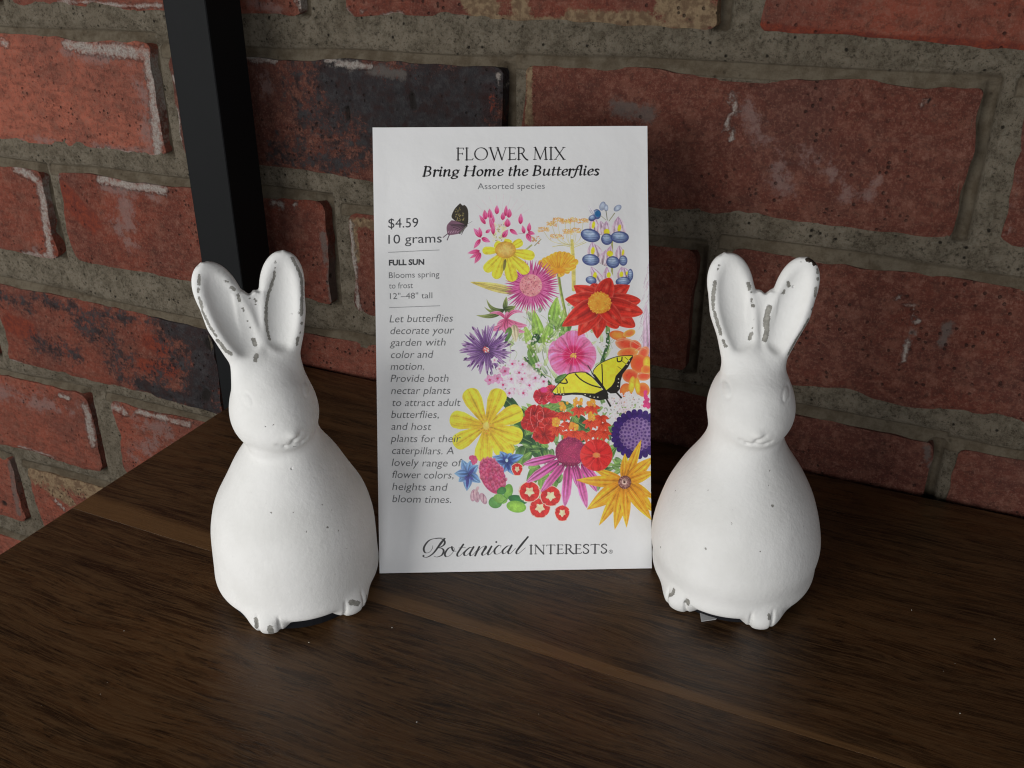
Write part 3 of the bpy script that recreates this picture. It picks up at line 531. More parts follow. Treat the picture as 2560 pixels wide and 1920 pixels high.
def bbox(x0,y0,x1,y1):
    i0=max(int((x0-AX0)*TS)-2,0);i1=min(int((x1-AX0)*TS)+3,TW);j0=max(int((y0-AY0)*TS)-2,0);j1=min(int((y1-AY0)*TS)+3,TH)
    if i1<=i0 or j1<=j0: return None
    x=AX0+(np.arange(i0,i1)+.5)/TS;y=AY0+(np.arange(j0,j1)+.5)/TS
    return i0,i1,j0,j1,x[None,:].astype(np.float32)+0*y[:,None],y[:,None]+0*x[None,:]
def comp(b,m,col,wash=.17):
    i0,i1,j0,j1=b[:4]
    col=np.asarray(col,np.float32)
    if col.ndim==1: col=col[None,None,:]
    c=col*(1+wash*2*WN[j0:j1,i0:i1,None])
    m=np.clip(m,0,1)[...,None]
    IMG[j0:j1,i0:i1]=IMG[j0:j1,i0:i1]*(1-m)+c*m
def C(*a): return np.array(a,np.float32)
PROF={'round':lambda u:np.sin(np.pi*np.clip(u,0,1)**.8)**.55,
 'point':lambda u:np.sin(np.pi*np.clip(u,0,1)**.75)**.9,
 'wedge':lambda u:np.clip(u*1.25+.18,0,1)*np.sqrt(np.clip(1-np.clip((u-.82)/.18,0,1)**2,0,1)),
 'strap':lambda u:np.clip(u*4+.3,0,1)*np.clip((1-u)*3.2,0,1)**.6,
 'spike':lambda u:np.clip(u*5+.25,0,1)*np.clip(1-u,0,1)**.7,
 'leaf':lambda u:np.sin(np.pi*np.clip(u,0,1)**.65)**.8}
def petal(x0,y0,x1,y1,w,c0,c1=None,sh='round',rim=0.,vein=.18,bend=0.,alpha=1.,rimc=None,mid=None):
    c0=C(*c0);c1=c0 if c1 is None else C(*c1)
    L=np.hypot(x1-x0,y1-y0)+1e-6;ux,uy=(x1-x0)/L,(y1-y0)/L
    p=w+abs(bend)*L
    b=bbox(min(x0,x1)-p,min(y0,y1)-p,max(x0,x1)+p,max(y0,y1)+p)
    if b is None:return
    X,Y=b[4]-x0,b[5]-y0
    u=(X*ux+Y*uy)/L;v=-X*uy+Y*ux-bend*L*4*u*(1-u)
    hw=PROF[sh](u)*w/2
    m=np.clip((hw-np.abs(v))*TS+.5,0,1)*(u>0)*(u<1)
    vv=v/np.maximum(hw,.4)
    ph=arng.random()*6
    t=np.clip(u,0,1)[...,None]
    col=c0*(1-t)+c1*t
    k=1+vein*np.sin(vv*7+ph+u*2)*(.5+.5*np.sin(vv*17+ph*2))-vein*.6*np.exp(-(vv*6)**2)-.22*np.exp(-np.clip(u,0,1)*5)-.10*np.clip(-vv,0,1)+.06*np.sin(u*3.1)
    col=col*k[...,None]
    if rim: 
        rc=C(*(rimc or (235,215,210)));e=(np.clip((np.abs(vv)-.80)/.2,0,1)*rim)[...,None];col=col*(1-e)+rc*e
    if mid: 
        e=(np.exp(-(v/.7)**2)*(u<.92)*.8)[...,None];col=col*(1-e)+C(*mid)*e
    comp(b,m*alpha,col)
def oval(cx,cy,rx,ry,c,rot=0,edge=None,soft=0,alpha=1.,tex=0):
    p=max(rx,ry)+1;b=bbox(cx-p,cy-p,cx+p,cy+p)
    if b is None:return
    a=np.radians(rot);X,Y=b[4]-cx,b[5]-cy
    X,Y=X*np.cos(a)+Y*np.sin(a),-X*np.sin(a)+Y*np.cos(a)
    q=np.sqrt((X/rx)**2+(Y/ry)**2)
    m=np.clip((1-q)*min(rx,ry)*TS/(1+soft*TS)+.5,0,1)
    col=C(*c)[None,None]*np.ones(q.shape+(1,),np.float32)
    if edge is not None: e=np.clip(q,0,1)[...,None]**2.5;col=col*(1-e)+C(*edge)*e
    if tex: col=col*(1+tex*(np.sin(X*3.1/1.3)*np.sin(Y*2.7/1.3))[...,None])
    comp(b,m*alpha,col)
def line(pts,w,c,alpha=1.,w2=None):
    pts=np.array(pts,float)
    if len(pts)>2: pts=crom(pts)
    n=len(pts)-1;w2=w if w2 is None else w2
    b=bbox(pts[:,0].min()-w,pts[:,1].min()-w,pts[:,0].max()+w,pts[:,1].max()+w)
    if b is None:return
    m=np.zeros(b[4].shape,np.float32)
    for i in range(n):
        a,d=pts[i],pts[i+1]-pts[i];t=np.clip(((b[4]-a[0])*d[0]+(b[5]-a[1])*d[1])/(d@d+1e-9),0,1)
        ww=w+(w2-w)*(i+t)/n
        m=np.maximum(m,np.clip((ww/2-np.hypot(b[4]-a[0]-t*d[0],b[5]-a[1]-t*d[1]))*TS+.5,0,1)*np.minimum(1,ww*TS))
    comp(b,m*alpha,c)
def crom(p,n=6):
    p=np.array(p,float);q=np.vstack([2*p[0]-p[1],p,2*p[-1]-p[-2]]);o=[]
    for i in range(1,len(q)-2):
        for t in np.arange(n)/n:
            o.append(.5*((2*q[i])+(-q[i-1]+q[i+1])*t+(2*q[i-1]-5*q[i]+4*q[i+1]-q[i+2])*t*t+(-q[i-1]+3*q[i]-3*q[i+1]+q[i+2])*t**3))
    o.append(p[-1]);return np.array(o)
def poly(pts,c,alpha=1.,wash=.10,smooth=False):
    pts=np.array(pts,float)
    if smooth: pts=crom(np.vstack([pts,pts[:1]]),4)
    b=bbox(pts[:,0].min(),pts[:,1].min(),pts[:,0].max(),pts[:,1].max())
    if b is None:return
    m=0
    for ox in(-.25,.25):
        for oy in(-.25,.25):
            s=np.zeros(b[4].shape,bool);X=b[4]+ox/TS;Y=b[5]+oy/TS
            for (ax,ay),(bx,by) in zip(pts,np.roll(pts,-1,0)):
                if ay==by: continue
                s^=((Y>=min(ay,by))&(Y<max(ay,by)))&(X<ax+(Y-ay)*(bx-ax)/(by-ay))
            m=m+s*.25
    comp(b,m*alpha,c,wash)
def tr(k,ox,oy): return lambda *p:[(x*k+ox,y*k+oy) for x,y in p]
R=lambda a:(arng.random()-.5)*2*a
def rays(cx,cy,n,r0,r1,w,c0,c1,sh='spike',sx=1,sy=1,j=.12,**k):
    for i in range(n):
        a=2*np.pi*(i+R(.3))/n;r=r1*(1+R(j))
        petal(cx+np.cos(a)*r0*sx,cy+np.sin(a)*r0*sy,cx+np.cos(a)*r*sx,cy+np.sin(a)*r*sy,w,c0,c1,sh,**k)
def floret(x,y,r,c,cc,n=5,rot=None):
    a0=arng.random()*6 if rot is None else rot
    for i in range(n):
        a=a0+i*2*np.pi/n;petal(x,y,x+np.cos(a)*r,y+np.sin(a)*r,r*.85,c,c,'round',vein=.05,rim=.5,rimc=tuple(min(255,q*1.08) for q in c))
    oval(x,y,r*.2,r*.2,cc)
def dianthus(x,y,r,sx=1.):
    for i in range(5):
        a=i*2*np.pi/5+.3
        x1,y1=x+np.cos(a)*r*sx,y+np.sin(a)*r
        petal(x,y,x+np.cos(a)*(r+1.5)*sx,y+np.sin(a)*(r+1.5),r*1.18,(232,190,176),None,'wedge',vein=0)
    for i in range(5):
        a=i*2*np.pi/5+.3
        petal(x,y,x+np.cos(a)*r*sx,y+np.sin(a)*r,r*1.04,(186,32,34),(196,44,40),'wedge',vein=.1)
        oval(x+np.cos(a+.63)*r*sx*.97,y+np.sin(a+.63)*r*.97,1.2,1.2,(215,120,110))
    for i in range(5):
        a=i*2*np.pi/5+.3;petal(x,y,x+np.cos(a)*r*.55*sx,y+np.sin(a)*r*.55,r*.4,(226,204,166),(222,190,160),'point',vein=.1)
    oval(x,y,r*.26*sx,r*.26,(222,200,160))
def paint():
    g1=(58,98,52);g2=(120,160,78);g3=(150,185,82);dk=(38,72,44)
    Z1=tr(.125,933.1,414.7);Z2=tr(.1147,933.,553.);Z3=tr(.1875,1106.,414.7);Z5=tr(.15625,1106.,708.5)
    Z2b=tr(.1042,1036.9,725.8);Z4=tr(.2344,812.3,864.);Z7=tr(.1172,950.5,967.7);Z6=tr(.193,1106.,933.2);ZS=tr(.1875,812.3,553.)
    # --- foliage behind
    for a,b,w,c,d in [((1190,700),(1200,640),26,g2,g3),((1200,715),(1218,662),22,g2,(165,190,110)),((1165,740),(1150,668),26,g2,g3),((1175,745),(1188,690),24,g3,g2),
        ((1150,760),(1130,700),20,(140,165,90),g3),((1225,690),(1205,735),24,g1,g2),((1240,715),(1215,745),20,g1,dk),((1128,770),(1152,800),18,dk,g1),((1140,752),(1168,812),20,g2,g1),
        ((1130,795),(1190,830),24,g1,dk),((1195,822),(1240,805),18,g1,g2),((1080,850),(1130,900),26,dk,g1),((1120,880),(1140,960),40,g1,dk),((1135,960),(1118,1010),36,g1,g2),((1150,940),(1175,1000),40,dk,g1),
        ((1180,880),(1230,870),30,g2,dk),((1230,900),(1275,930),34,dk,g1),((1160,1000),(1135,1060),26,g2,g1),((1175,1010),(1165,1080),24,g2,(110,140,70)),((1205,1000),(1185,1070),22,g1,g2),
        ((1210,940),(1260,950),30,g1,dk),((1280,980),(1310,1010),20,g1,g2),((1120,1000),(1095,1008),16,g1,g2),((1300,1000),(1330,960),18,g2,g1),((1160,720),(1145,745),16,dk,g1),
        ((1240,960),(1290,985),26,dk,g1),((1100,930),(1150,955),30,g1,dk),((1230,1010),(1215,1070),16,g1,g2)]:
        petal(*a,*b,w,c,d,'leaf',vein=.18,mid=(150,175,110))
    line([(1308,690),(1309,740),(1300,770),(1290,800)],9,(52,84,52));line([(1311,700),(1312,740),(1303,772)],2,(110,140,90))
    line([(1155,760),(1165,800),(1185,812),(1192,820)],2.2,(150,165,120));line([(1168,752),(1172,775),(1185,800)],1.6,(130,140,110))
    for x,y in ((1135,742),(1150,732),(1178,738),(1160,752),(1190,728),(1302,745),(1290,738),(1098,745),(1108,738)):
        for _ in range(7): oval(x+R(8),y+R(4),2.6,2.2,(214,210,208),alpha=.8)
        for _ in range(3): oval(x+R(6),y+R(3),.7,.7,(120,110,110))
    for _ in range(190):
        x,y=1100+arng.random()*280,870+arng.random()*170
        if (x-1245)**2/150**2+(y-950)**2/100**2>1: continue
        a=arng.random()*6.3;q=[g1,g2,dk,(96,130,66),(74,110,60)][arng.integers(5)]
        petal(x,y,x+np.cos(a)*22,y+np.sin(a)*22,10,q,g2,'leaf',vein=.25,alpha=.85,mid=(150,176,110))
    for _ in range(120):
        x,y=1090+arng.random()*260,640+arng.random()*200
        if (x-1200)**2/110**2+(y-745)**2/90**2>1: continue
        a=-1.57+R(1.2);q=[(150,176,96),g2,g3,(120,150,84),dk][arng.integers(5)]
        petal(x,y,x+np.cos(a)*26,y+np.sin(a)*26,8,q,(176,196,130),'leaf',vein=.25,alpha=.55,mid=(190,206,150))
    for _ in range(60):
        x,y=1100+arng.random()*220,690+arng.random()*160
        line([(x,y),(x+R(8),y-14),(x+R(14),y-26)],1.,(130,150,100),alpha=.6)
        for _ in range(3): oval(x+R(14),y-26+R(4),2,1.7,(222,212,218),alpha=.8)
    # --- mauve grass at the right edge
    for i in range(120):
        t=arng.random();y=560+t*250;x=1402-(22*np.sin(t*2.6)+4)*arng.random()
        line([(x,y),(x+3,y-7),(x+5+R(2),y-14)],.9,(168+R(14),130+R(10),158),alpha=.28+.45*t)
    petal(1400,800,1392,650,22,(160,90,140),(200,170,195),'leaf',alpha=.5,vein=.3)
    # --- small dark butterfly
    p=Z1((485,200),(530,240),(560,230),(610,290),(625,400),(615,560),(560,590),(500,560),(400,500),(345,450),(350,390),(400,290))
    poly(p,(52,48,42),smooth=True)
    for i in range(30):
        u,v=arng.random(2);x,y=Z1((400+u*150,280+v*230))[0];oval(x,y,1.1,1.5,(150,140,90),rot=30,alpha=.75)
    poly(Z1((340,495),(420,510),(580,580),(570,640),(490,715),(400,740),(300,750),(270,720),(262,590)),(112,82,100),smooth=True)
    for k in range(7): line(Z1((590,575),(300+k*35,560+k*30)),1.1,(48,42,46))
    for k in range(5): line(Z1((280+k*40,720-k*4),(300+k*40,680)),1.3,(165,135,155))
    line(Z1((285,720),(200,790)),1.6,(70,55,68));line(Z1((305,745),(268,835)),1.8,(70,55,68));line(Z1((610,560),(690,515)),.5,(90,85,85))
    line(Z1((600,590),(480,720)),3,(60,56,56));line(Z1((590,600),(490,705)),1,(150,150,140))
    # --- pink spider flower
    for _ in range(60): 
        x,y=Z1((1150+R(110),690+R(160)))[0];oval(x,y,2.3,2.8,(206-R(14),200-R(14),160),alpha=.7)
    for _ in range(26):
        x,y=Z1((1150+R(120),700+R(150)))[0];oval(x,y,1,1.3,(140,130,90),alpha=.8)
    for k in range(9):
        a=-2.4+k*.23;line([(1080,490),(1080+np.cos(a)*70,490+np.sin(a)*70)],.5,(205,160,180),alpha=.5)
    for a,b,c,d,w in [(915,560,810,400,70),(920,480,900,310,90),(1000,470,985,290,90),(1040,560,1050,400,60),(1110,390,1110,230,80),(1210,490,1215,350,80),(1260,420,1270,230,70),(1310,450,1325,290,95),(1290,610,1290,460,110),(1510,560,1520,370,85),
        (1575,720,1545,580,70),(1650,690,1665,530,75),(1620,720,1690,870,90),(1640,700,1760,730,70),(1210,790,1300,650,90),(1330,650,1465,745,75),(920,710,1010,650,60),(1060,690,980,420,80),(1050,740,1040,560,70),
        (840,790,715,630,90),(840,780,810,610,70),(850,800,1000,870,85),(830,820,715,985,75),(820,1020,610,1060,80),(830,1050,645,1150,60),(835,1060,730,1240,90)]:
        (x0,y0),(x1,y1)=Z1((a,b),(c,d));petal(x0,y0,x1,y1,w*.125,(200,48,108),(222,128,166),'point',rim=.55,rimc=(232,180,200),vein=.2)
    line(Z1((1480,715),(1580,720)),.8,(150,110,130))
    for _ in range(30):
        x,y=Z1((1770+R(70),830+R(60)))[0];oval(x,y,1.6,1.4,(196+R(15),150+R(20),110),alpha=.8)
    line(Z1((1700,920),(1590,1010)),3.5,(150,155,110));line(Z1((1860,820),(1750,930)),1.5,(120,120,85))
    # --- umbel
    ctr=(1231.,531.)
    for x,y in ((350,460),(440,380),(500,330),(590,350),(650,320),(700,330),(800,340),(500,515),(620,470),(720,450),(860,470)):
        X,Y=Z3((x,y))[0];line([ctr,(X*.7+ctr[0]*.3,Y*.25+ctr[1]*.75-2),(X,Y)],1.,(186,178,120),alpha=.85)
    line(Z3((450,630),(560,615),(680,640)),1.2,(180,172,110));line(Z3((830,580),(760,610),(690,640)),1.2,(180,172,110))
    for x,y,r in ((350,430,65),(440,365,55),(510,320,60),(600,335,60),(680,320,55),(800,330,55),(500,508,75),(620,455,55),(710,440,60)):
        for _ in range(70):
            q=R(1);X,Y=Z3((x+q*r,y+10*q*q+R(26)))[0];oval(X,Y,1.25,1.05,(214+R(18),164+R(26),92+R(20)),alpha=.62)
        for _ in range(10):
            X,Y=Z3((x+R(r),y-8+R(16)))[0];oval(X,Y,.75,.75,(176,104,58),alpha=.8)
    line(Z3((668,560),(678,680),(690,900),(690,1120)),6.5,(186,176,100),w2=8);line(Z3((655,640),(668,800),(672,1100)),2,(212,190,110))
    # --- lupine
    bl=(72,96,140);bd=(48,56,104);pl=(214,196,206)
    line(Z3((1130,560),(1130,860),(1130,1000)),4,(150,150,95))
    for a,b,c,d in ((930,430,915,280),(1010,460,1000,330),(1060,480,1065,330),(1180,460,1205,275),(1235,450,1215,290),(905,730,905,570),(960,720,930,600),(1060,800,1120,610),(1225,760,1215,610),(1030,800,1060,660),(985,1030,885,855),(1080,1010,1070,855),(1250,980,1245,850),(1300,960,1270,860)):
        (x0,y0),(x1,y1)=Z3((a,b),(c,d));petal(x0+(x0-x1)*.25,y0+(y0-y1)*.25,x1,y1,24,pl,(190,160,190),'leaf',vein=.3,rim=.4)
    for x,y,rx,ry in ((915,380,18,42),(1068,455,34,34),(1215,410,20,42),(908,675,22,42),(1105,705,36,34),(1258,690,14,34),(930,965,22,46),(1092,950,24,32),(1240,940,22,32),(1305,925,14,22)):
        X,Y=Z3((x,y))[0];oval(X,Y,rx*.1875,ry*.1875,(228,200,46),rot=10,soft=.5)
    for x,y,rx,ry,r in ((880,500,104,68,14),(1070,540,62,60,0),(1220,515,98,62,0),(885,780,92,60,5),(1140,802,72,62,0),(1260,782,46,54,0),(888,1012,58,40,10),(1262,1020,84,46,-8),(1345,945,30,62,0),(955,255,44,52,0),(900,300,40,30,-30)):
        X,Y=Z3((x,y))[0];rx*=1.08;ry*=1.1;oval(X,Y,rx*.1875,ry*.1875,(128,148,180),rot=r,edge=bd);oval(X-rx*.03,Y-ry*.07,rx*.11,ry*.08,(168,184,206),rot=r,soft=2,alpha=.7)
        for k in (-.5,-.1,.3,.6): line([(X-rx*.14,Y+k*ry*.16),(X,Y+k*ry*.19+1),(X+rx*.14,Y+k*ry*.16)],.8,bd if k>0 else bl,alpha=.8)
    X,Y=Z3((965,250))[0];oval(X,Y,6,7,(40,96,146),soft=1)
    petal(*Z3((920,260))[0],*Z3((858,150))[0],9,(196,196,212),(214,208,220),'point')
    for x,y,rx,ry,r in ((1020,160,34,54,20),(1062,180,24,40,0),(1195,180,50,32,-35)): X,Y=Z3((x,y))[0];oval(X,Y,rx*.1875,ry*.1875,(168,180,198),rot=r,edge=(112,122,150))
    line(Z3((1060,210),(1075,320)),1.6,(120,120,105));line(Z3((1160,240),(1095,330)),1.8,(140,140,110));line(Z3((1000,270),(1060,320)),1.2,(150,150,130))
    # --- orange fan flower with stem
    line(Z3((515,950),(545,1150),(600,1420)),6.,(120,136,72));line(Z3((505,970),(535,1150),(590,1400)),1.6,(176,186,110))
    for x,y in ((290,800),(335,765),(385,740),(435,712),(485,690),(535,682),(590,686),(640,700),(690,735),(738,785),(715,840)):
        petal(*Z3((515,930))[0],*Z3((x,y))[0],15,(206,130,34),(230,168,58),'wedge',rim=.5,rimc=(244,204,120),vein=.2)
    for x,y in ((360,900),(420,975),(560,970),(650,905)): petal(*Z3((515,890))[0],*Z3((x,y))[0],15,(214,140,40),(232,176,70),'wedge',rim=.4,rimc=(244,204,130))
    X,Y=Z3((515,905))[0];oval(X,Y,14,6,(208,140,44),soft=2)
    petal(1112,630,1015,609,19,(196,182,124),(206,186,92),'leaf',mid=(120,110,70),vein=.25);line([(1112,630),(1095,634)],2,(150,140,80))
    # --- magenta aster
    rays(1145,618,62,16,59,6.5,(140,34,92),(190,84,142),'spike',vein=.2,sy=.94)
    rays(1145,618,50,14,44,5.,(176,66,124),(206,120,164),'spike',vein=.2,sy=.94)
    oval(1144,616,24,24,(206,134,140),soft=1)
    for _ in range(150): 
        a=arng.random()*6.3;r=23*arng.random()**.5;oval(1144+np.cos(a)*r,616+np.sin(a)*r,1.,1.,(226+R(10),160+R(20),160) if arng.random()<.6 else (150,70,92),alpha=.8)

    # --- bracts, bee balm
    for x1,y1,w,b in ((1050,645,9,-.25),(1045,662,8,-.2),(1028,680,11,-.12),(1092,640,10,0),(1100,668,14,.1),(1112,660,14,.1)):
        petal(1088,668,x1,y1,w,(66,84,50),(142,150,90),'leaf',bend=b,vein=.25)
    for x1,y1,w,b in ((1056,676,8,.2),(1050,708,13,-.2),(1072,700,11,0),(1088,713,16,0),(1094,672,10,0),(1128,674,9,-.25),(1136,702,14,.1),(1132,716,12,.15),(1112,706,14,0),(1100,722,16,.2)):
        petal(1092,690,x1,y1,w,(184,70,112),(222,140,172),'round',bend=b,rim=.4,rimc=(236,190,206),vein=.25)
    petal(1108,700,1112,738,18,(196,176,150),(200,190,160),'leaf');petal(1100,706,1090,740,14,(110,140,80),g1,'leaf')
    # --- yellow coneflower
    for x,y,w in ((1041,542,17),(1046,586,22),(1068,602,22),(1106,608,26),(1138,590,24),(1152,554,22),(1126,521,18),(1097,517,17),(1068,525,17)):
        petal(1090,541,x,y,w,(208,176,54),(218,208,62),'wedge',vein=.14,rim=.25,rimc=(226,220,110))
    petal(1090,560,1086,585,6,(110,104,54),(130,124,70),'strap')
    oval(1090,540,22,18,(214,180,104),edge=(186,138,48));
    for _ in range(90): oval(1090+R(19),540+R(15),.9,.9,(190+R(26),146+R(26),64),alpha=.5)
    # --- purple bachelor's button
    for i in range(46):
        a=i*2*np.pi/46+R(.06);r=36+R(6)+(18 if i%3 else 6)
        petal(1049.5+np.cos(a)*6,754+np.sin(a)*6,1049.5+np.cos(a)*r,754+np.sin(a)*r,9,(98,62,122),(176,150,186) if i%2 else (126,90,146),'strap' if i%2 else 'spike',vein=.35,bend=R(.08))
    for i in range(34):
        a=arng.random()*6.28;r=20+arng.random()*34
        petal(1049.5+np.cos(a)*r,754+np.sin(a)*r,1049.5+np.cos(a)*(r+9),754+np.sin(a)*(r+9),3,(82,44,100),(96,60,118),'point')
    for _ in range(26): oval(1049+R(7),754+R(6),1.2,1.5,(200+R(14),84+R(20),88),alpha=.9)
    # --- phlox cluster
    X,Y=Z2b((760,830))[0];oval(X,Y,40,34,(220,204,212),soft=4,alpha=.8);oval(X+22,Y+6,28,26,(218,204,212),soft=4,alpha=.7)
    for _ in range(14): oval(X+R(44),Y+R(34),2.2,1.5,(96,120,72),rot=R(90),alpha=.7)
    for _ in range(10): x,y=X+R(50),Y+R(40);floret(x,y,8,(216,198,210),(200,120,160))
    for x,y,c in ((650,560,0),(860,570,0),(790,740,0),(630,870,0),(850,870,0),(1000,1000,0),(590,1160,0),(875,1160,0),(1120,850,0),(1290,920,0),(460,990,0),(500,710,1),(350,860,1),(190,890,1)):
        x,y=Z2b((x,y))[0];floret(x,y,11.5,(206,146,182) if c else (218,190,208),(186,52,106))
    # --- pink mallow
    cx,cy=1235,766
    for x,y,w in ((480,310,48),(640,110,44),(850,25,44),(1060,180,46),(1140,370,44),(1070,560,44),(760,630,52),(520,520,50)):
        petal(cx,cy,*Z5((x,y))[0],w,(196,44,108),(220,132,176),'wedge',vein=.22,rim=.45,rimc=(238,190,212))
    oval(cx,cy,22,20,(184,24,78),soft=7,alpha=.75)
    for k in range(12): a=k*.52;line([(cx,cy),(cx+np.cos(a)*30,cy+np.sin(a)*27)],.7,(232,170,196),alpha=.6)
    for _ in range(20): oval(cx+R(6),cy+R(5),1.6,1.3,(222,166+R(20),70))
    # --- snapdragons at the right
    for x,y,rx,ry,r,c,e in ((1440,90,120,66,10,(226,140,60),(214,92,52)),(1600,60,90,50,-20,(220,110,60),(226,170,80)),(1560,215,160,86,12,(212,72,48),(230,150,110)),(1690,230,90,70,40,(206,62,44),(230,150,110)),(1580,330,150,70,-8,(218,96,50),(226,160,90)),
        (1800,340,70,110,30,(212,80,52),(232,160,120)),(1740,480,120,130,-20,(214,72,42),(226,120,60)),(1850,470,60,100,0,(232,196,58),(220,110,50)),(1620,650,120,96,10,(206,70,46),(226,130,80)),(1810,650,100,66,-8,(210,72,44),(236,160,110)),
        (1560,850,90,100,10,(222,128,56),(214,90,50)),(1800,840,90,100,-20,(214,92,44),(226,140,70)),(1840,560,70,60,0,(218,100,46),(226,150,60)),(1640,770,46,120,8,(232,196,64),(226,140,56)),(1720,790,40,120,-6,(232,200,60),(222,130,50))):
        X,Y=Z5((x,y))[0];oval(X,Y,rx*.156,ry*.156,c,rot=r,edge=e)
    for q in (((1400,180),(1590,150),(1750,230)),((1720,630),(1800,610),(1880,620)),((1690,300),(1760,250),(1850,280))): line(Z5(*q),1.2,(240,180,150),alpha=.7)
    # --- red dahlia
    cx,cy=1291,653
    for x,y,w in ((905,1050,40),(1340,1065,46),(1465,1240,38),(1400,1540,42),(1200,1560,42),(690,1075,44),(960,1680,44),(590,1230,44),(1110,985,42),(740,1650,44),(1490,1380,42),(555,1540,46),(1240,1520,38)):
        X,Y=Z3((x,y))[0];petal(cx,cy,X,Y,w,(150,30,26),(196,52,40),'round' if w<43 else 'leaf',vein=.18,rim=.5,rimc=(226,120,104))
        oval(cx+(X-cx)*.66,cy+(Y-cy)*.66,6,3.2,(224,120,100),rot=np.degrees(np.arctan2(Y-cy,X-cx)),soft=3,alpha=.45)
    oval(cx,cy,25,23,(216,152,56),edge=(196,120,40))
    for _ in range(140): 
        a=arng.random()*6.3;r=26*arng.random()**.35;oval(cx+np.cos(a)*r,cy+np.sin(a)*r*.95,1.3,1.1,(226+R(14),164+R(24),66),alpha=.8)
    oval(cx+1,cy+2,10,9,(206,136,48),soft=2,alpha=.8)
    # --- pale cluster right, purple dahlia
    X,Y=Z5((1520,1120))[0];
    for _ in range(90): 
        x,y=X+R(42),Y+R(36)
        if abs(x-X)/44+abs(y-Y)/40<1.25 and x<1402: floret(x,y,6,(222,206,214),(216,160,120) if arng.random()<.3 else (214,196,200))
    for _ in range(26): oval(X+R(38),Y+R(30),1.,1.4,(120,120,100) if arng.random()<.6 else (96,66,90),alpha=.8)
    for _ in range(16): X2,Y2=Z5((1850+R(40),970+R(110)))[0];oval(X2,Y2,4,4,(196,60,120))
    cx,cy=1374,936
    oval(cx,cy,50,46,(50,28,92));oval(cx,cy,36,33,(120,96,146))
    for r,n,s in ((52,26,8.5),(43,24,7),(35,22,6),(27,18,5.4),(19,14,5),(11,9,4.4),(3,3,4)):
        for i in range(n):
            a=2*np.pi*(i+.5*(r%2))/n;x,y=cx+np.cos(a)*r,cy+np.sin(a)*r*.92
            oval(x,y,s*.78,s*.72,(54,28,104) if r>38 else (72,46,108),edge=(44,22,92) if r>38 else (150,126,170),rot=np.degrees(a))
    # --- red impatiens
    for x,y,r,c,r0 in ((560,930,15,(204,58,84),.3),(400,930,17,(190,38,54),1.),(520,840,11,(198,60,78),.7),(230,1290,17,(180,36,36),.2),(520,1230,17,(188,42,38),.9),(300,1170,19,(176,32,34),.5),(430,1200,18,(184,38,36),1.3),(330,1310,19,(180,34,34),.1),(470,1330,16,(190,46,40),.6),(430,1450,21,(186,38,34),.35),(330,1480,9,(184,40,38),.8)):
        X,Y=Z5((x,y))[0]
        for i in range(5):
            t=r0+i*1.2566;petal(X,Y,X+np.cos(t)*r*1.15,Y+np.sin(t)*r,r*1.15,tuple(q*.78 for q in c),c,'wedge',rim=.55,rimc=(232,140,138),vein=.12)
        oval(X,Y,1.6,1.6,(120,20,30))
    oval(*Z5((420,840))[0],8,6,(196,60,120),soft=2)
    for q in (((250,1090),(235,1230),(280,1370)),((330,1350),(340,1280),(420,1230)),((340,1150),(400,1130),(420,1200),(380,1280),(330,1230),(340,1150)),((380,940),(350,1010),(400,1000)),((480,900),(450,960),(490,1000)),((360,1350),(420,1360))): line(Z5(*q),1.1,(232,140,140),alpha=.75)
    # --- milkweed
    for x,y in ((700,1180),(900,1120),(1080,1090),(600,1380),(760,1320),(1060,1290),(1200,1230),(1230,1330),(900,1440),(1000,1460),(1130,1430),(1240,1440),(760,1450),(840,1440)):
        for i in range(5):
            a=1.57+(i-2)*.75+R(.1);X,Y=Z5((x,y))[0];petal(X,Y-4,X+np.cos(a)*19,Y+np.sin(a)*18,9.5,(196,54,34),(206,74,50),'point',rim=.4,rimc=(226,130,96),vein=.15)
    for x,y in ((690,1070),(885,1010),(1070,1010),(590,1285),(830,1340),(1085,1205)):
        X,Y=Z5((x,y))[0]
        for _ in range(16): oval(X+R(8),Y+R(8),3,3.6,(230+R(10),160+R(26),58+R(16)),edge=(212,126,44),alpha=.9)
    # --- yellow cosmos
    cx,cy=1049,917
    for x,y,w in ((972,900,38),(980,958,36),(1042,994,38),(1100,984,42),(1126,944,38),(1126,884,40),(1080,838,38),(1010,838,38)):
        petal(cx,cy,x,y,w,(214,168,40),(226,206,56),'wedge',vein=.16,rim=.3,rimc=(232,222,110))
        for k in(-.25,.25): line([(cx+(x-cx)*.3,cy+(y-cy)*.3),(cx+(x-cx)*.8-(y-cy)*k*.4,cy+(y-cy)*.8+(x-cx)*k*.4)],.8,(204,170,50),alpha=.6)
    for _ in range(90):
        a=arng.random()*6.3;r=17*arng.random()**.6;oval(cx+np.cos(a)*r,cy+np.sin(a)*r,1.4,1.2,(222+R(12),160+R(40),60+R(30)),alpha=.8)
    oval(cx,cy,7,8,(214,186,96),soft=2)
    # --- blue stars
    for x,y in ((400,180),(560,200),(700,280),(740,610),(490,760),(340,590),(262,440)): petal(*Z7((520,440))[0],*Z7((x,y))[0],20,(70,100,160),(132,172,216),'point',vein=.3,rim=.3)
    for x,y in ((490,740),(620,560),(450,560),(640,330)): petal(*Z7((510,480))[0],*Z7((x,y))[0],7,(62,58,128),(84,90,160),'point')
    for x,y in ((950,130),(1090,30),(1300,60),(1520,100),(1340,470),(1150,430),(985,200)): petal(*Z7((1220,210))[0],*Z7((x,y))[0],19,(44,72,138),(126,166,212),'point',vein=.3,rim=.3)
    for x,y in ((1050,220),(1140,120),(1330,150),(1260,400),(1340,260)): petal(*Z7((1215,220))[0],*Z7((x,y))[0],8,(36,46,110),(60,84,150),'point')
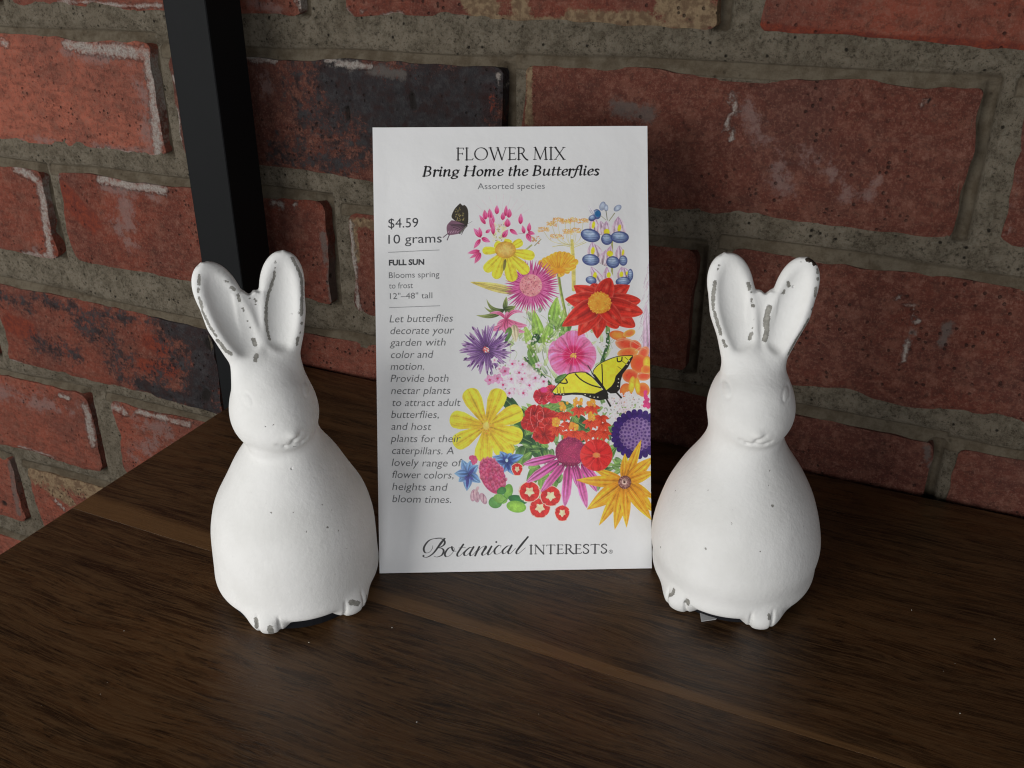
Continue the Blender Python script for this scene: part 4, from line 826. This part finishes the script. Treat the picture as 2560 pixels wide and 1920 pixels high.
    X,Y=Z7((1215,200))[0];oval(X,Y,3,4,(170,200,222))
    # --- clover head, leaves and buds
    oval(1063,1025,25,40,(176,58,98),rot=-24,soft=1)
    for _ in range(170):
        a=arng.random()*6.3;r=arng.random()**.5;u,v=np.cos(a)*r*25,np.sin(a)*r*40;t=np.radians(-24)
        x,y=1063+u*np.cos(t)-v*np.sin(t),1025+u*np.sin(t)+v*np.cos(t);petal(x,y,x+R(3),y-8,5,(168+R(20),50+R(18),92+R(16)),(206,120,150),'round',alpha=.75,vein=.2)
    for _ in range(14): oval(1022+R(6),990+R(7),4,4,(196+R(10),90+R(16),124),edge=(180,70,110))
    for x,y,rx,ry,r,c,e in ((1240,770,86,140,10,(120,170,72),(90,146,60)),(1120,760,90,70,-30,(64,120,62),(50,104,56)),(1010,970,124,110,0,(90,146,76),(74,128,64)),(1100,905,130,84,20,(128,176,84),(104,154,66)),(1420,920,180,80,12,(44,110,58),(36,90,52)),(1390,1050,180,110,10,(140,186,72),(110,162,60))):
        X,Y=Z7((x,y))[0];oval(X,Y,rx*.117,ry*.117,c,rot=r,edge=e,tex=.03)
    line(Z7((1200,920),(1100,1000)),1,(60,100,54));line(Z7((1160,850),(1230,920)),1,(60,100,54))
    for x,y,r in ((610,840,8),(670,860,-6),(790,900,-24)): X,Y=Z7((x,y))[0];oval(X,Y,6.5,13,(198,170,180),rot=r,edge=(160,122,140));line([(X,Y-9),(X+1,Y+8)],1.4,(140,86,112))
    line(Z7((690,700),(640,800)),6,(190,160,168))
    # --- dianthus
    dianthus(1115,1010,13,.8)
    for x,y,r in ((1630,775,22),(2015,855,21)): X,Y=Z7((x,y))[0];dianthus(X,Y,r)
    X,Y=Z7((1820,1075))[0];dianthus(X,Y,21)
    X,Y=Z7((1630,775))[0];dianthus(X,Y,21);X,Y=Z7((2015,855))[0];dianthus(X,Y,21)
    X,Y=Z6((548,890))[0];dianthus(X,Y,17,.85)
    # --- echinacea
    for x0,y0,x1,y1,w in ((480,260,110,345,90),(520,300,150,545,100),(570,340,310,650,90),(760,340,930,650,80),(800,360,960,560,70),(620,350,575,815,105),(700,350,820,830,95),(660,360,720,600,60)):
        petal(*Z6((x0,y0))[0],*Z6((x1,y1))[0],w*.193,(172,58,124),(206,118,172),'strap',vein=.35,rim=.4,rimc=(226,180,206))
    oval(*Z6((635,205))[0],32,31,(156,46,88),edge=(112,28,70))
    for _ in range(260):
        a=arng.random()*6.3;r=arng.random()**.5*31;x,y=Z6((635,205))[0];x+=np.cos(a)*r;y+=np.sin(a)*r
        petal(x,y,x+R(1),y-3.6,2.2,(130,30,70),(190+R(20),80+R(20),116),'point',alpha=.8,vein=0)
    for k in range(24): X,Y=Z6((500+k*13,330+18*np.sin(k*.13)))[0];line([(X,Y-4),(X+R(2),Y+4)],1.1,(96,22,54))
    # --- yellow-orange rudbeckia
    cx,cy=Z6((1250,552))[0]
    for x,y,w in ((880,385,100),(1250,225,110),(1440,75,110),(1590,270,150),(1600,440,130),(1600,740,120),(1600,900,150),(695,518,130),(820,850,190),(960,1035,130),(1140,1085,150),(1275,1065,120),(1560,985,140)):
        X,Y=Z6((x,y))[0];petal(cx,cy,X,Y,w*.193,(206,132,34),(230,168,48),'point',vein=.22,rim=.3,rimc=(238,196,90))
        line([(cx+(X-cx)*.2,cy+(Y-cy)*.2),(cx+(X-cx)*.9,cy+(Y-cy)*.9)],.9,(240,190,90),alpha=.7)
    oval(cx,cy,14.5,14.5,(150,112,112),edge=(92,52,48));oval(cx-1,cy-1,6,6,(196,170,160),soft=1.5);oval(cx-1,cy-1,3,3,(60,34,34))
    for _ in range(70): a=arng.random()*6.3;r=14*arng.random()**.4;oval(cx+np.cos(a)*r,cy+np.sin(a)*r,.9,.9,(90,50,50) if arng.random()<.5 else (200,160,150),alpha=.8)
    # --- red cosmos
    cx,cy=Z6((925,242))[0]
    for k in range(6): a=-1.4+k*1.047;petal(cx,cy,cx+np.cos(a)*35,cy+np.sin(a)*34,36,(190,32,36),(204,46,44),'wedge',vein=.14,rim=.5,rimc=(222,110,104))
    oval(cx,cy,8.5,6,(220,142,66),edge=(204,90,60));
    for _ in range(20): oval(cx+R(8),cy+R(6),.9,.8,(226,120,90))
    # --- swallowtail butterfly
    yl=(216,202,52)
    lw=Z5((1220,830),(1080,665),(1000,605),(890,600),(760,625),(690,690),(600,790),(530,870),(560,905),(700,900),(930,905),(1100,950),(1230,900))
    rw=Z5((1270,840),(1110,640),(1095,575),(1180,490),(1290,430),(1450,380),(1640,362),(1650,390),(1580,520),(1500,620),(1470,720),(1460,830),(1400,880))
    poly(lw,yl);poly(rw,yl)
    bk=(30,26,24)
    poly(Z5((532,862),(575,890),(700,885),(860,875),(1000,885),(1120,890),(1235,835),(1290,860),(1310,960),(1180,985),(1050,955),(940,910),(800,905),(680,920),(560,912)),bk)
    poly(Z5((1650,365),(1652,395),(1590,520),(1510,620),(1480,720),(1470,830),(1420,885),(1340,890),(1270,850),(1350,790),(1390,730),(1410,650),(1500,550),(1560,480),(1610,410)),bk)
    for q,w in ((((530,870),(600,780),(690,690),(760,620),(890,597),(1000,602),(1085,665),(1240,830)),1.7),(((1095,640),(1100,570),(1180,485),(1300,425),(1450,378),(1645,365)),1.5),(((850,620),(930,700),(1060,770),(1200,810)),2.6),(((1215,490),(1222,620),(1225,790)),2.2),(((1000,610),(1120,690),(1215,800)),1.8),
        (((1110,640),(1230,800),(1290,900)),5.),(((1020,500),(1060,570),(1095,640)),1.6),(((1275,955),(1335,1062)),3.6),(((1425,880),(1490,948)),3.6)): line(Z5(*q),w,bk)
    line(Z5((640,740),(690,750),(740,740),(720,690)),2.6,bk);line(Z5((1430,400),(1440,450),(1490,440),(1500,390)),2.5,bk)
    for x in (600,640,690): line(Z5((x,790+x*.02),(x+8,885)),.9,bk)
    for x in (1500,1560,1600): line(Z5((x,560-(x-1500)*1.2),(x-60,520-(x-1500)*1.3)),.9,bk)
    for x,y in ((560,880),(600,892),(650,895),(690,900),(985,905),(1055,925),(1110,940),(1160,940),(1600,440),(1570,490),(1450,690),(1450,740),(1440,790)): X,Y=Z5((x,y))[0];oval(X,Y,1.6,1.2,(226,214,190))
    oval(*Z5((1335,1055))[0],2.2,2.2,bk);oval(*Z5((1480,945))[0],2.,2.,bk)
# ---- lettering ------------------------------------------------------------
def pen(pts,thick,thin,c,nib=28.,k=1.6,down=False,alpha=1.):
    """calligraphic stroke: width follows direction"""
    pts=np.array(pts,float);w=thick
    b=bbox(pts[:,0].min()-w,pts[:,1].min()-w,pts[:,0].max()+w,pts[:,1].max()+w)
    if b is None:return
    m=np.zeros(b[4].shape,np.float32);W=[]
    for i in range(len(pts)-1):
        d=pts[i+1]-pts[i];L=np.hypot(*d)+1e-9
        if down: s=max(0,d[1]/L)**1.4
        else: s=abs(np.sin(np.arctan2(-d[1],d[0])-np.radians(nib)))**k
        W.append(thin+(thick-thin)*s)
    W=np.array(W);W=np.convolve(np.pad(W,2,mode='edge'),[.1,.2,.4,.2,.1],'valid') if len(W)>4 else W
    for i in range(len(pts)-1):
        a,d=pts[i],pts[i+1]-pts[i];t=np.clip(((b[4]-a[0])*d[0]+(b[5]-a[1])*d[1])/(d@d+1e-9),0,1)
        m=np.maximum(m,np.clip((W[i]/2-np.hypot(b[4]-a[0]-t*d[0],b[5]-a[1]-t*d[1]))*TS+.5,0,1)*min(1,W[i]*TS))
    comp(b,m*alpha,c,0)
def arc(cx,cy,rx,ry,a0,a1,n=14): 
    t=np.radians(np.linspace(a0,a1,n));return [(cx+rx*np.cos(q),cy+ry*np.sin(q)) for q in t]
ser=lambda x,y,w=.11:([(x-w,y),(x+w,y)],'s')
CAPS={ # advance, strokes (y up, cap height 1); kinds: v thick stem, t thin, s serif, p pen
'F':(.56,[([(.14,0),(.14,1)],'v'),([(.03,.985),(.5,.985)],'t'),([(.14,.52),(.44,.52)],'t'),ser(.14,.015),([(.5,.985),(.5,.87)],'t'),([(.44,.58),(.44,.46)],'t')]),
'L':(.60,[([(.14,0),(.14,1)],'v'),([(.03,.015),(.52,.015)],'t'),ser(.14,.985),([(.52,.015),(.57,.15)],'t')]),
'O':(.98,[(arc(.48,.5,.42,.5,65,425,30),'p')]),
'W':(1.25,[([(.1,1),(.38,0)],'v'),([(.38,0),(.62,.98)],'t'),([(.6,1),(.88,0)],'v'),([(.88,0),(1.14,1)],'t'),ser(.1,.985),ser(.58,.985,.1),ser(1.14,.985,.09)]),
'E':(.58,[([(.14,0),(.14,1)],'v'),([(.03,.985),(.5,.985)],'t'),([(.14,.52),(.44,.52)],'t'),([(.03,.015),(.51,.015)],'t'),([(.5,.985),(.5,.88)],'t'),([(.51,.015),(.56,.14)],'t'),([(.44,.57),(.44,.47)],'t')]),
'R':(.72,[([(.14,0),(.14,1)],'v'),([(.03,.985),(.28,.985)],'t'),([(.14,.985),(.3,.985)]+arc(.3,.75,.2,.235,90,-90,12)+[(.14,.515)],'p'),([(.34,.52),(.5,.22),(.66,.02),(.74,-.02)],'v'),ser(.14,.015)]),
'M':(1.08,[([(.16,0),(.2,1)],'t'),([(.2,1),(.53,.05)],'v'),([(.53,.05),(.86,1)],'t'),([(.86,1),(.92,0)],'v'),ser(.16,.015,.1),ser(.92,.015),([(.1,.985),(.22,.985)],'s'),([(.84,.985),(.96,.985)],'s')]),
'I':(.32,[([(.15,0),(.15,1)],'v'),ser(.15,.015),ser(.15,.985)]),
'X':(.84,[([(.1,1),(.68,0)],'v'),([(.68,1),(.1,0)],'t'),ser(.1,.985,.09),ser(.68,.985,.09),ser(.1,.015,.09),ser(.69,.015,.1)]),
'N':(.92,[([(.14,0),(.14,1)],'t'),([(.14,1),(.76,0)],'v'),([(.76,0),(.76,1)],'t'),ser(.14,.015,.1),([(.04,.985),(.16,.985)],'s'),ser(.76,.985,.1)]),
'T':(.72,[([(.34,0),(.34,1)],'v'),([(.02,.985),(.66,.985)],'t'),ser(.34,.015),([(.02,.985),(.02,.87)],'t'),([(.66,.985),(.66,.87)],'t')]),
'S':(.58,[([(.46,.86),(.4,.98),(.26,1),(.12,.9),(.1,.74),(.24,.58),(.38,.46),(.47,.3),(.42,.1),(.27,0),(.13,.03),(.07,.17)],'S')]),
'B':(.72,[([(.14,0),(.14,1)],'v'),([(.03,.985),(.3,.985)]+arc(.3,.76,.2,.225,90,-90,12)+[(.16,.535)],'p'),([(.3,.53)]+arc(.32,.27,.24,.255,90,-90,12)+[(.03,.015)],'p')]),
'H':(.9,[([(.14,0),(.14,1)],'v'),([(.7,0),(.7,1)],'v'),([(.14,.52),(.7,.52)],'t'),ser(.14,.015),ser(.14,.985),ser(.7,.015),ser(.7,.985)]),
'r':(.42,[([(.12,.62),(.12,0)],'v'),([(.02,.6),(.12,.64)],'t'),([(.13,.42),(.22,.6),(.36,.62)],'p'),([(.33,.6),(.37,.56)],'v')]),
'i':(.3,[([(.12,.62),(.12,.1),(.17,.01),(.27,.08)],'p'),([(.03,.56),(.12,.64)],'t'),([(.13,.86),(.13,.89)],'v')]),
'n':(.62,[([(.12,.62),(.12,0)],'v'),([(.03,.58),(.12,.64)],'t'),([(.13,.36),(.26,.58),(.4,.64),(.44,.5),(.43,.12),(.49,.01),(.58,.08)],'p')]),
'm':(.94,[([(.12,.62),(.12,0)],'v'),([(.03,.58),(.12,.64)],'t'),([(.13,.36),(.26,.6),(.38,.62),(.41,.48),(.41,0)],'p'),([(.42,.36),(.55,.6),(.68,.62),(.72,.48),(.71,.12),(.77,.01),(.87,.08)],'p')]),
'g':(.56,[(arc(.27,.4,.17,.22,0,360,18),'p'),([(.42,.58),(.53,.61)],'t'),([(.2,.2),(.12,.1),(.2,.03),(.38,-.02),(.46,-.12),(.36,-.25),(.18,-.27),(.06,-.18),(.12,-.05),(.24,.02)],'p')]),
'o':(.54,[(arc(.26,.31,.19,.31,70,430,20),'p')]),
'e':(.48,[([(.1,.28),(.28,.34),(.4,.45),(.35,.6),(.22,.6),(.1,.42),(.09,.2),(.18,.02),(.32,.02),(.43,.12)],'p')]),
't':(.36,[([(.14,.82),(.13,.12),(.19,.01),(.31,.08)],'p'),([(.02,.6),(.31,.6)],'t')]),
'h':(.62,[([(.12,1),(.12,0)],'v'),([(.03,.95),(.12,1)],'t'),([(.13,.36),(.26,.58),(.4,.64),(.44,.5),(.43,.12),(.49,.01),(.58,.08)],'p')]),
'u':(.62,[([(.11,.62),(.1,.14),(.18,.01),(.32,.1),(.43,.34)],'p'),([(.44,.62),(.43,.12),(.49,.01),(.58,.08)],'p'),([(.02,.57),(.11,.63)],'t')]),
'f':(.36,[([(.42,.93),(.34,1),(.24,.94),(.18,.7),(.13,.1),(.07,-.16),(-.04,-.25),(-.12,-.2)],'p'),([(.03,.6),(.34,.6)],'t')]),
'l':(.29,[([(.12,1),(.12,.12),(.17,.01),(.26,.08)],'p'),([(.03,.95),(.12,1)],'t')]),
's':(.42,[([(.35,.54),(.26,.62),(.14,.58),(.11,.46),(.3,.24),(.32,.1),(.2,0),(.06,.07)],'S')]),
' ':(.3,[])}
def serif(s,x0,x1,yb,cap,c,thick=.1,thin=.035,shear=0.,gap=0.,slope=-.009):
    adv=[CAPS[ch][0]+gap for ch in s];k=(x1-x0)/(sum(adv)-gap);x=0
    for ch,a in zip(s,adv):
        for pts,kind in CAPS[ch][1]:
            P=[]
            pp=crom(pts,5) if kind in 'S' or (kind=='p' and len(pts)<12) else pts
            if kind=='v' and len(pts)>2: pp=crom(pts,5)
            for (u,v) in pp:
                X=x0+(x+u)*k+v*shear*cap;P.append((X,yb-v*cap+slope*(X-x0)))
            th={'v':(thick,thick),'t':(thin*1.15,thin*1.15),'s':(thin,thin),'p':(thick,thin),'S':(thick,thin*1.5)}[kind]
            if kind=='S': pen(P,th[0]*cap,th[1]*cap,c,nib=160,k=1.3)
            else: pen(P,th[0]*cap,th[1]*cap,c,nib=18)
        x+=a
def script_logo():
    Q=tr(.20312,898.6,1140.6);c=(34,34,36)
    for pts in ([(315,100),(230,97),(140,125),(85,200),(92,255),(135,258),(172,215),(178,182)],[(300,108),(262,150),(200,245),(150,292),(105,312),(74,304),(74,288)],
        [(200,104),(265,105),(302,130),(298,168),(258,198),(222,206),(272,212),(292,240),(272,285),(225,306),(190,300)],
        [(385,195),(340,213),(305,270),(318,303),(360,288),(402,235),(398,202),(378,196),(392,238),(425,242)],[(500,168),(468,218),(436,272),(440,297),(465,292),(510,245)],[(452,207),(522,203)],
        [(602,202),(565,205),(512,255),(512,288),(545,282),(602,212)],[(608,196),(572,262),(575,292),(602,280),(640,235)],[(668,195),(645,245),(624,292)],[(632,270),(690,205),(732,186),(738,208),(700,262),(704,288),(735,275),(768,238)],
        [(798,190),(762,255),(764,283),(790,270),(832,222)],[(893,198),(898,182),(870,182),(832,225),(834,268),(866,274),(912,245)],
        [(1002,186),(965,188),(917,235),(920,268),(947,262),(1005,195)],[(1012,178),(976,243),(980,270),(1006,262),(1052,212)],[(1182,86),(1120,160),(1066,240),(1064,270),(1092,264),(1156,206)]):
        pen(crom(Q(*pts),8),4.1,.75,c,down=True)
    for q in ((300,108,200,245),(1182,86,1075,228),(500,168,445,255),(608,196,576,255),(668,195,628,285),(735,195,702,262),(798,190,766,255),(1012,178,980,243)): 
        a,b=Q(q[:2],q[2:]);line([a,b],3.6,c,w2=3.4)
    oval(*Q((848,142))[0],2.,2.,c);oval(*Q((78,296))[0],2.2,2.2,c)
    serif('INTERESTS',*[Q((v,0))[0][0] for v in (1196,2035)],Q((0,276))[0][1],20.2,c,thick=.15,thin=.055,gap=.05,slope=-.012)
    x,y=Q((2066,250))[0];line([(x+4*np.cos(a),y+4*np.sin(a)) for a in np.linspace(0,6.3,14)],.8,(80,80,82))
    for p in ([(-1.3,2),(-1.3,-2.2)],[(-1.3,-2.2),(1,-2),(1.2,-.6),(-1.2,0)],[(0,0),(1.6,2.1)]): line([(x+a,y+b) for a,b in p],.8,(80,80,82))
def all_art(sans):
    paint()
    serif('FLOWER MIX',985,1220,346.,26.5,(26,26,28),thick=.115,thin=.045,gap=.02)
    serif('Bring Home the Butterflies',913,1290,381.,21.,(16,16,18),thick=.19,thin=.07,shear=.2)
    k=(46,48,52);g=(80,82,86)
    sans('Assorted species',1031,1174,409,13.2,(96,98,102),0,-.004)
    sans('$4.59',841,905,491.5,20.5,k,0,-.002);sans('10 grams',841,955,525.5,19.5,k,0,-.002)
    line([(841,544),(950,540.6)],1.3,(120,122,126));line([(843,663),(951,660)],1.3,(120,122,126))
    sans('FULL SUN',842,918,572,11.6,(40,42,46),0,.035)
    sans('Blooms spring',842,950,599.5,12.8,g,0,-.004);sans('to frost',842,893.5,622,12.8,g,0,-.004);sans('12"\u201348" tall',844,935,644.5,12.8,g,0,-.004)
    i=(62,64,68)
    for s,a,b,y in (('Let butterflies',843,979,695),('decorate your',844,981,720.5),('garden with',844,963.5,746),('color and',845,936,772),('motion.',845,918.5,797.5),('Provide both',845,969.5,823.5),('nectar plants',846,973.5,849.5),
        ('to attract adult',847,995,875.5),('butterflies,',846,950,901),('and host',846,933,927),('plants for their',846,995,953),('caterpillars. A',847,981.5,979),('lovely range of',847,997,1005),('flower colors,',847,981,1031),('heights and',848,966,1057),('bloom times.',848,976,1083.5)):
        sans(s,a,b,y,16.2,i,.19,-.008)
    script_logo()
def sans_text(s,x0,x1,yb,cap,c,shear=0.,weight=0.,slope=-.009):
    """one line of plain lettering, its outlines filled into the art image"""
    cu=bpy.data.curves.new('line','FONT');cu.body=s;cu.resolution_u=3;cu.offset=weight
    ob=bpy.data.objects.new('line',cu);bpy.context.scene.collection.objects.link(ob)
    me=ob.evaluated_get(bpy.context.evaluated_depsgraph_get()).to_mesh()
    me.calc_loop_triangles()
    V=np.array([v.co[:2] for v in me.vertices]);T=[t.vertices[:] for t in me.loop_triangles]
    bpy.data.objects.remove(ob);bpy.data.curves.remove(cu)
    H0=.729*.985 if True else 1
    k=cap/H0 if False else cap/.70
    xs=(x1-x0-shear*cap*.5)/(V[:,0].max()-V[:,0].min())
    X=x0+(V[:,0]-V[:,0].min())*xs+V[:,1]*k*shear;Y=yb-V[:,1]*k;Y=Y+slope*(X-x0)
    b=bbox(X.min(),Y.min(),X.max(),Y.max());i0,i1,j0,j1=b[:4];SS=3
    w,h=(i1-i0)*SS,(j1-j0)*SS;M=np.zeros((h,w),bool)
    px=((X-AX0)*TS-i0)*SS;py=((Y-AY0)*TS-j0)*SS
    for t in T:
        ax,ay,bx,by,cx_,cy_=px[t[0]],py[t[0]],px[t[1]],py[t[1]],px[t[2]],py[t[2]]
        u0,u1=max(int(min(ax,bx,cx_))-1,0),min(int(max(ax,bx,cx_))+2,w);v0,v1=max(int(min(ay,by,cy_))-1,0),min(int(max(ay,by,cy_))+2,h)
        gx,gy=np.meshgrid(np.arange(u0,u1)+.5,np.arange(v0,v1)+.5)
        e1=(bx-ax)*(gy-ay)-(by-ay)*(gx-ax);e2=(cx_-bx)*(gy-by)-(cy_-by)*(gx-bx);e3=(ax-cx_)*(gy-cy_)-(ay-cy_)*(gx-cx_)
        M[v0:v1,u0:u1]|=((e1>=0)&(e2>=0)&(e3>=0))|((e1<=0)&(e2<=0)&(e3<=0))
    m=M.reshape(j1-j0,SS,i1-i0,SS).mean((1,3))
    comp(b,m,c,0)
# ================================================================ seed packet
def to_lin(c): c=np.clip(c,0,1);return np.where(c<=.04045,c/12.92,((c+.055)/1.055)**2.4)
def packet():
    all_art(sans_text)
    lin=to_lin(IMG/255.);ref=to_lin(np.array([200,202,205])/255.)
    lin=np.clip(lin/ref*.80,0,.85)
    srgb=np.where(lin<=.0031308,lin*12.92,1.055*lin**(1/2.4)-.055)
    im=bpy.data.images.new('packet_print',TW,TH);px=np.ones((TH,TW,4),np.float32);px[...,:3]=srgb[::-1];im.pixels.foreach_set(px.ravel());im.pack()
    m=N('printed_paper');t=m.n('TexImage');t.image=im;t.interpolation='Cubic';uv=m.n('UVMap');m.l(uv.outputs[0],t.inputs[0])
    h=m.math('ADD',m.noise(45,4,.55),m.math('MULTIPLY',m.noise(1500,2,.5),.03))
    m.done(t.outputs[0],.48,m.bump(h,.0016,.35),.4)
    back=N('plain_paper');back=back.done((.74,.74,.74),.55)
    # packet plane: bottom corners stand on the shelf, the sheet leans back
    A=np.array([-173.555,256.891,.15]);Bp=np.array([-77.280,304.130,.15]);W=np.linalg.norm(Bp-A)
    ax=(Bp-A)/W;nrm=np.array([ax[1],-ax[0],0]);l=math.radians(25.2);up=np.array([0,0,1])*math.cos(l)-nrm*math.sin(l);out=np.cross(ax,up);out=out if out@nrm>0 else -out
    Hh=173.9
    org=(A+Bp)/2
    root=empty('seed_packet',tuple(org*MM),0,label='white paper seed packet printed with a bouquet, standing between the two rabbits',category='seed packet')
    nx,nz=48,78
    u,v=np.meshgrid(np.linspace(0,1,nx),np.linspace(0,1,nz))
    quad=np.array([[820,1239],[1408,1228],[1394,271],[808,276]],float)   # art-space corners BL BR TR TL
    X=(1-u)*(1-v)*quad[0,0]+u*(1-v)*quad[1,0]+u*v*quad[2,0]+(1-u)*v*quad[3,0]
    Y=(1-u)*(1-v)*quad[0,1]+u*(1-v)*quad[1,1]+u*v*quad[2,1]+(1-u)*v*quad[3,1]
    U=(X-AX0)*TS/TW;Vv=1-(Y-AY0)*TS/TH
    def side(sgn,thick):
        e=np.clip(np.minimum(u,1-u)*W/26,0,1);f=np.clip(np.minimum(v*1.3,(1-v)*.8)*Hh/40,0,1)
        bul=thick*smooth01(e)*smooth01(f)*(.55+.45*(1-v))
        bul=bul-.10*np.exp(-(((1-u)*W-4.5)/.9)**2)-.07*np.exp(-((u*W-4.5)/.9)**2)+.5*np.sin(u*2.2+v*3.1)*np.sin(v*5.2-u*3)*smooth01(e)*smooth01(f)
        cr=.35*np.sin(v*9+u*3)*np.exp(-(np.minimum(u,1-u)*W/5)**2)      # slight ripple of the free edges
        wdt=W*(1-.016*v*0)
        P=(u[...,None]-.5)*W*ax+v[...,None]*Hh*up+(sgn*bul+cr)[...,None]*out
        return P
    f=side(1,4.6)+out*.18;b=side(-1,2.4)-out*.18
    n=nx*nz;I=np.arange(n).reshape(nz,nx);q=np.stack([I[:-1,:-1],I[:-1,1:],I[1:,1:],I[1:,:-1]],-1).reshape(-1,4)
    def emit(name,P,F,mat):
        o=mesh_obj(name,P.reshape(-1,3)*MM,F,mat,root,True)
        L=o.data.uv_layers.new(name='UVMap');vi=np.zeros(len(o.data.loops),np.int32);o.data.loops.foreach_get('vertex_index',vi)
        UVs=np.stack([U.ravel(),Vv.ravel()],1);L.data.foreach_set('uv',UVs[vi%n].ravel().astype(np.float32));return o
    # winding so normals face outwards
    e1=f[0,1]-f[0,0];e2=f[1,0]-f[0,0];flip=np.cross(e1,e2)@out<0
    emit('printed_front',f,q[:,::-1] if flip else q,m.m)
    ring=np.concatenate([I[0,:],I[1:,-1],I[-1,-2::-1],I[-2:0:-1,0]]);k=len(ring)
    rim=np.concatenate([b.reshape(-1,3),f.reshape(-1,3)[ring]-out*.02]);a=ring;c=n+np.arange(k)
    F=np.concatenate([q if flip else q[:,::-1],np.stack([a,np.roll(a,-1),np.roll(c,-1),c],1)])
    mesh_obj('back_panel',rim*MM,F,back,root,True)
packet()
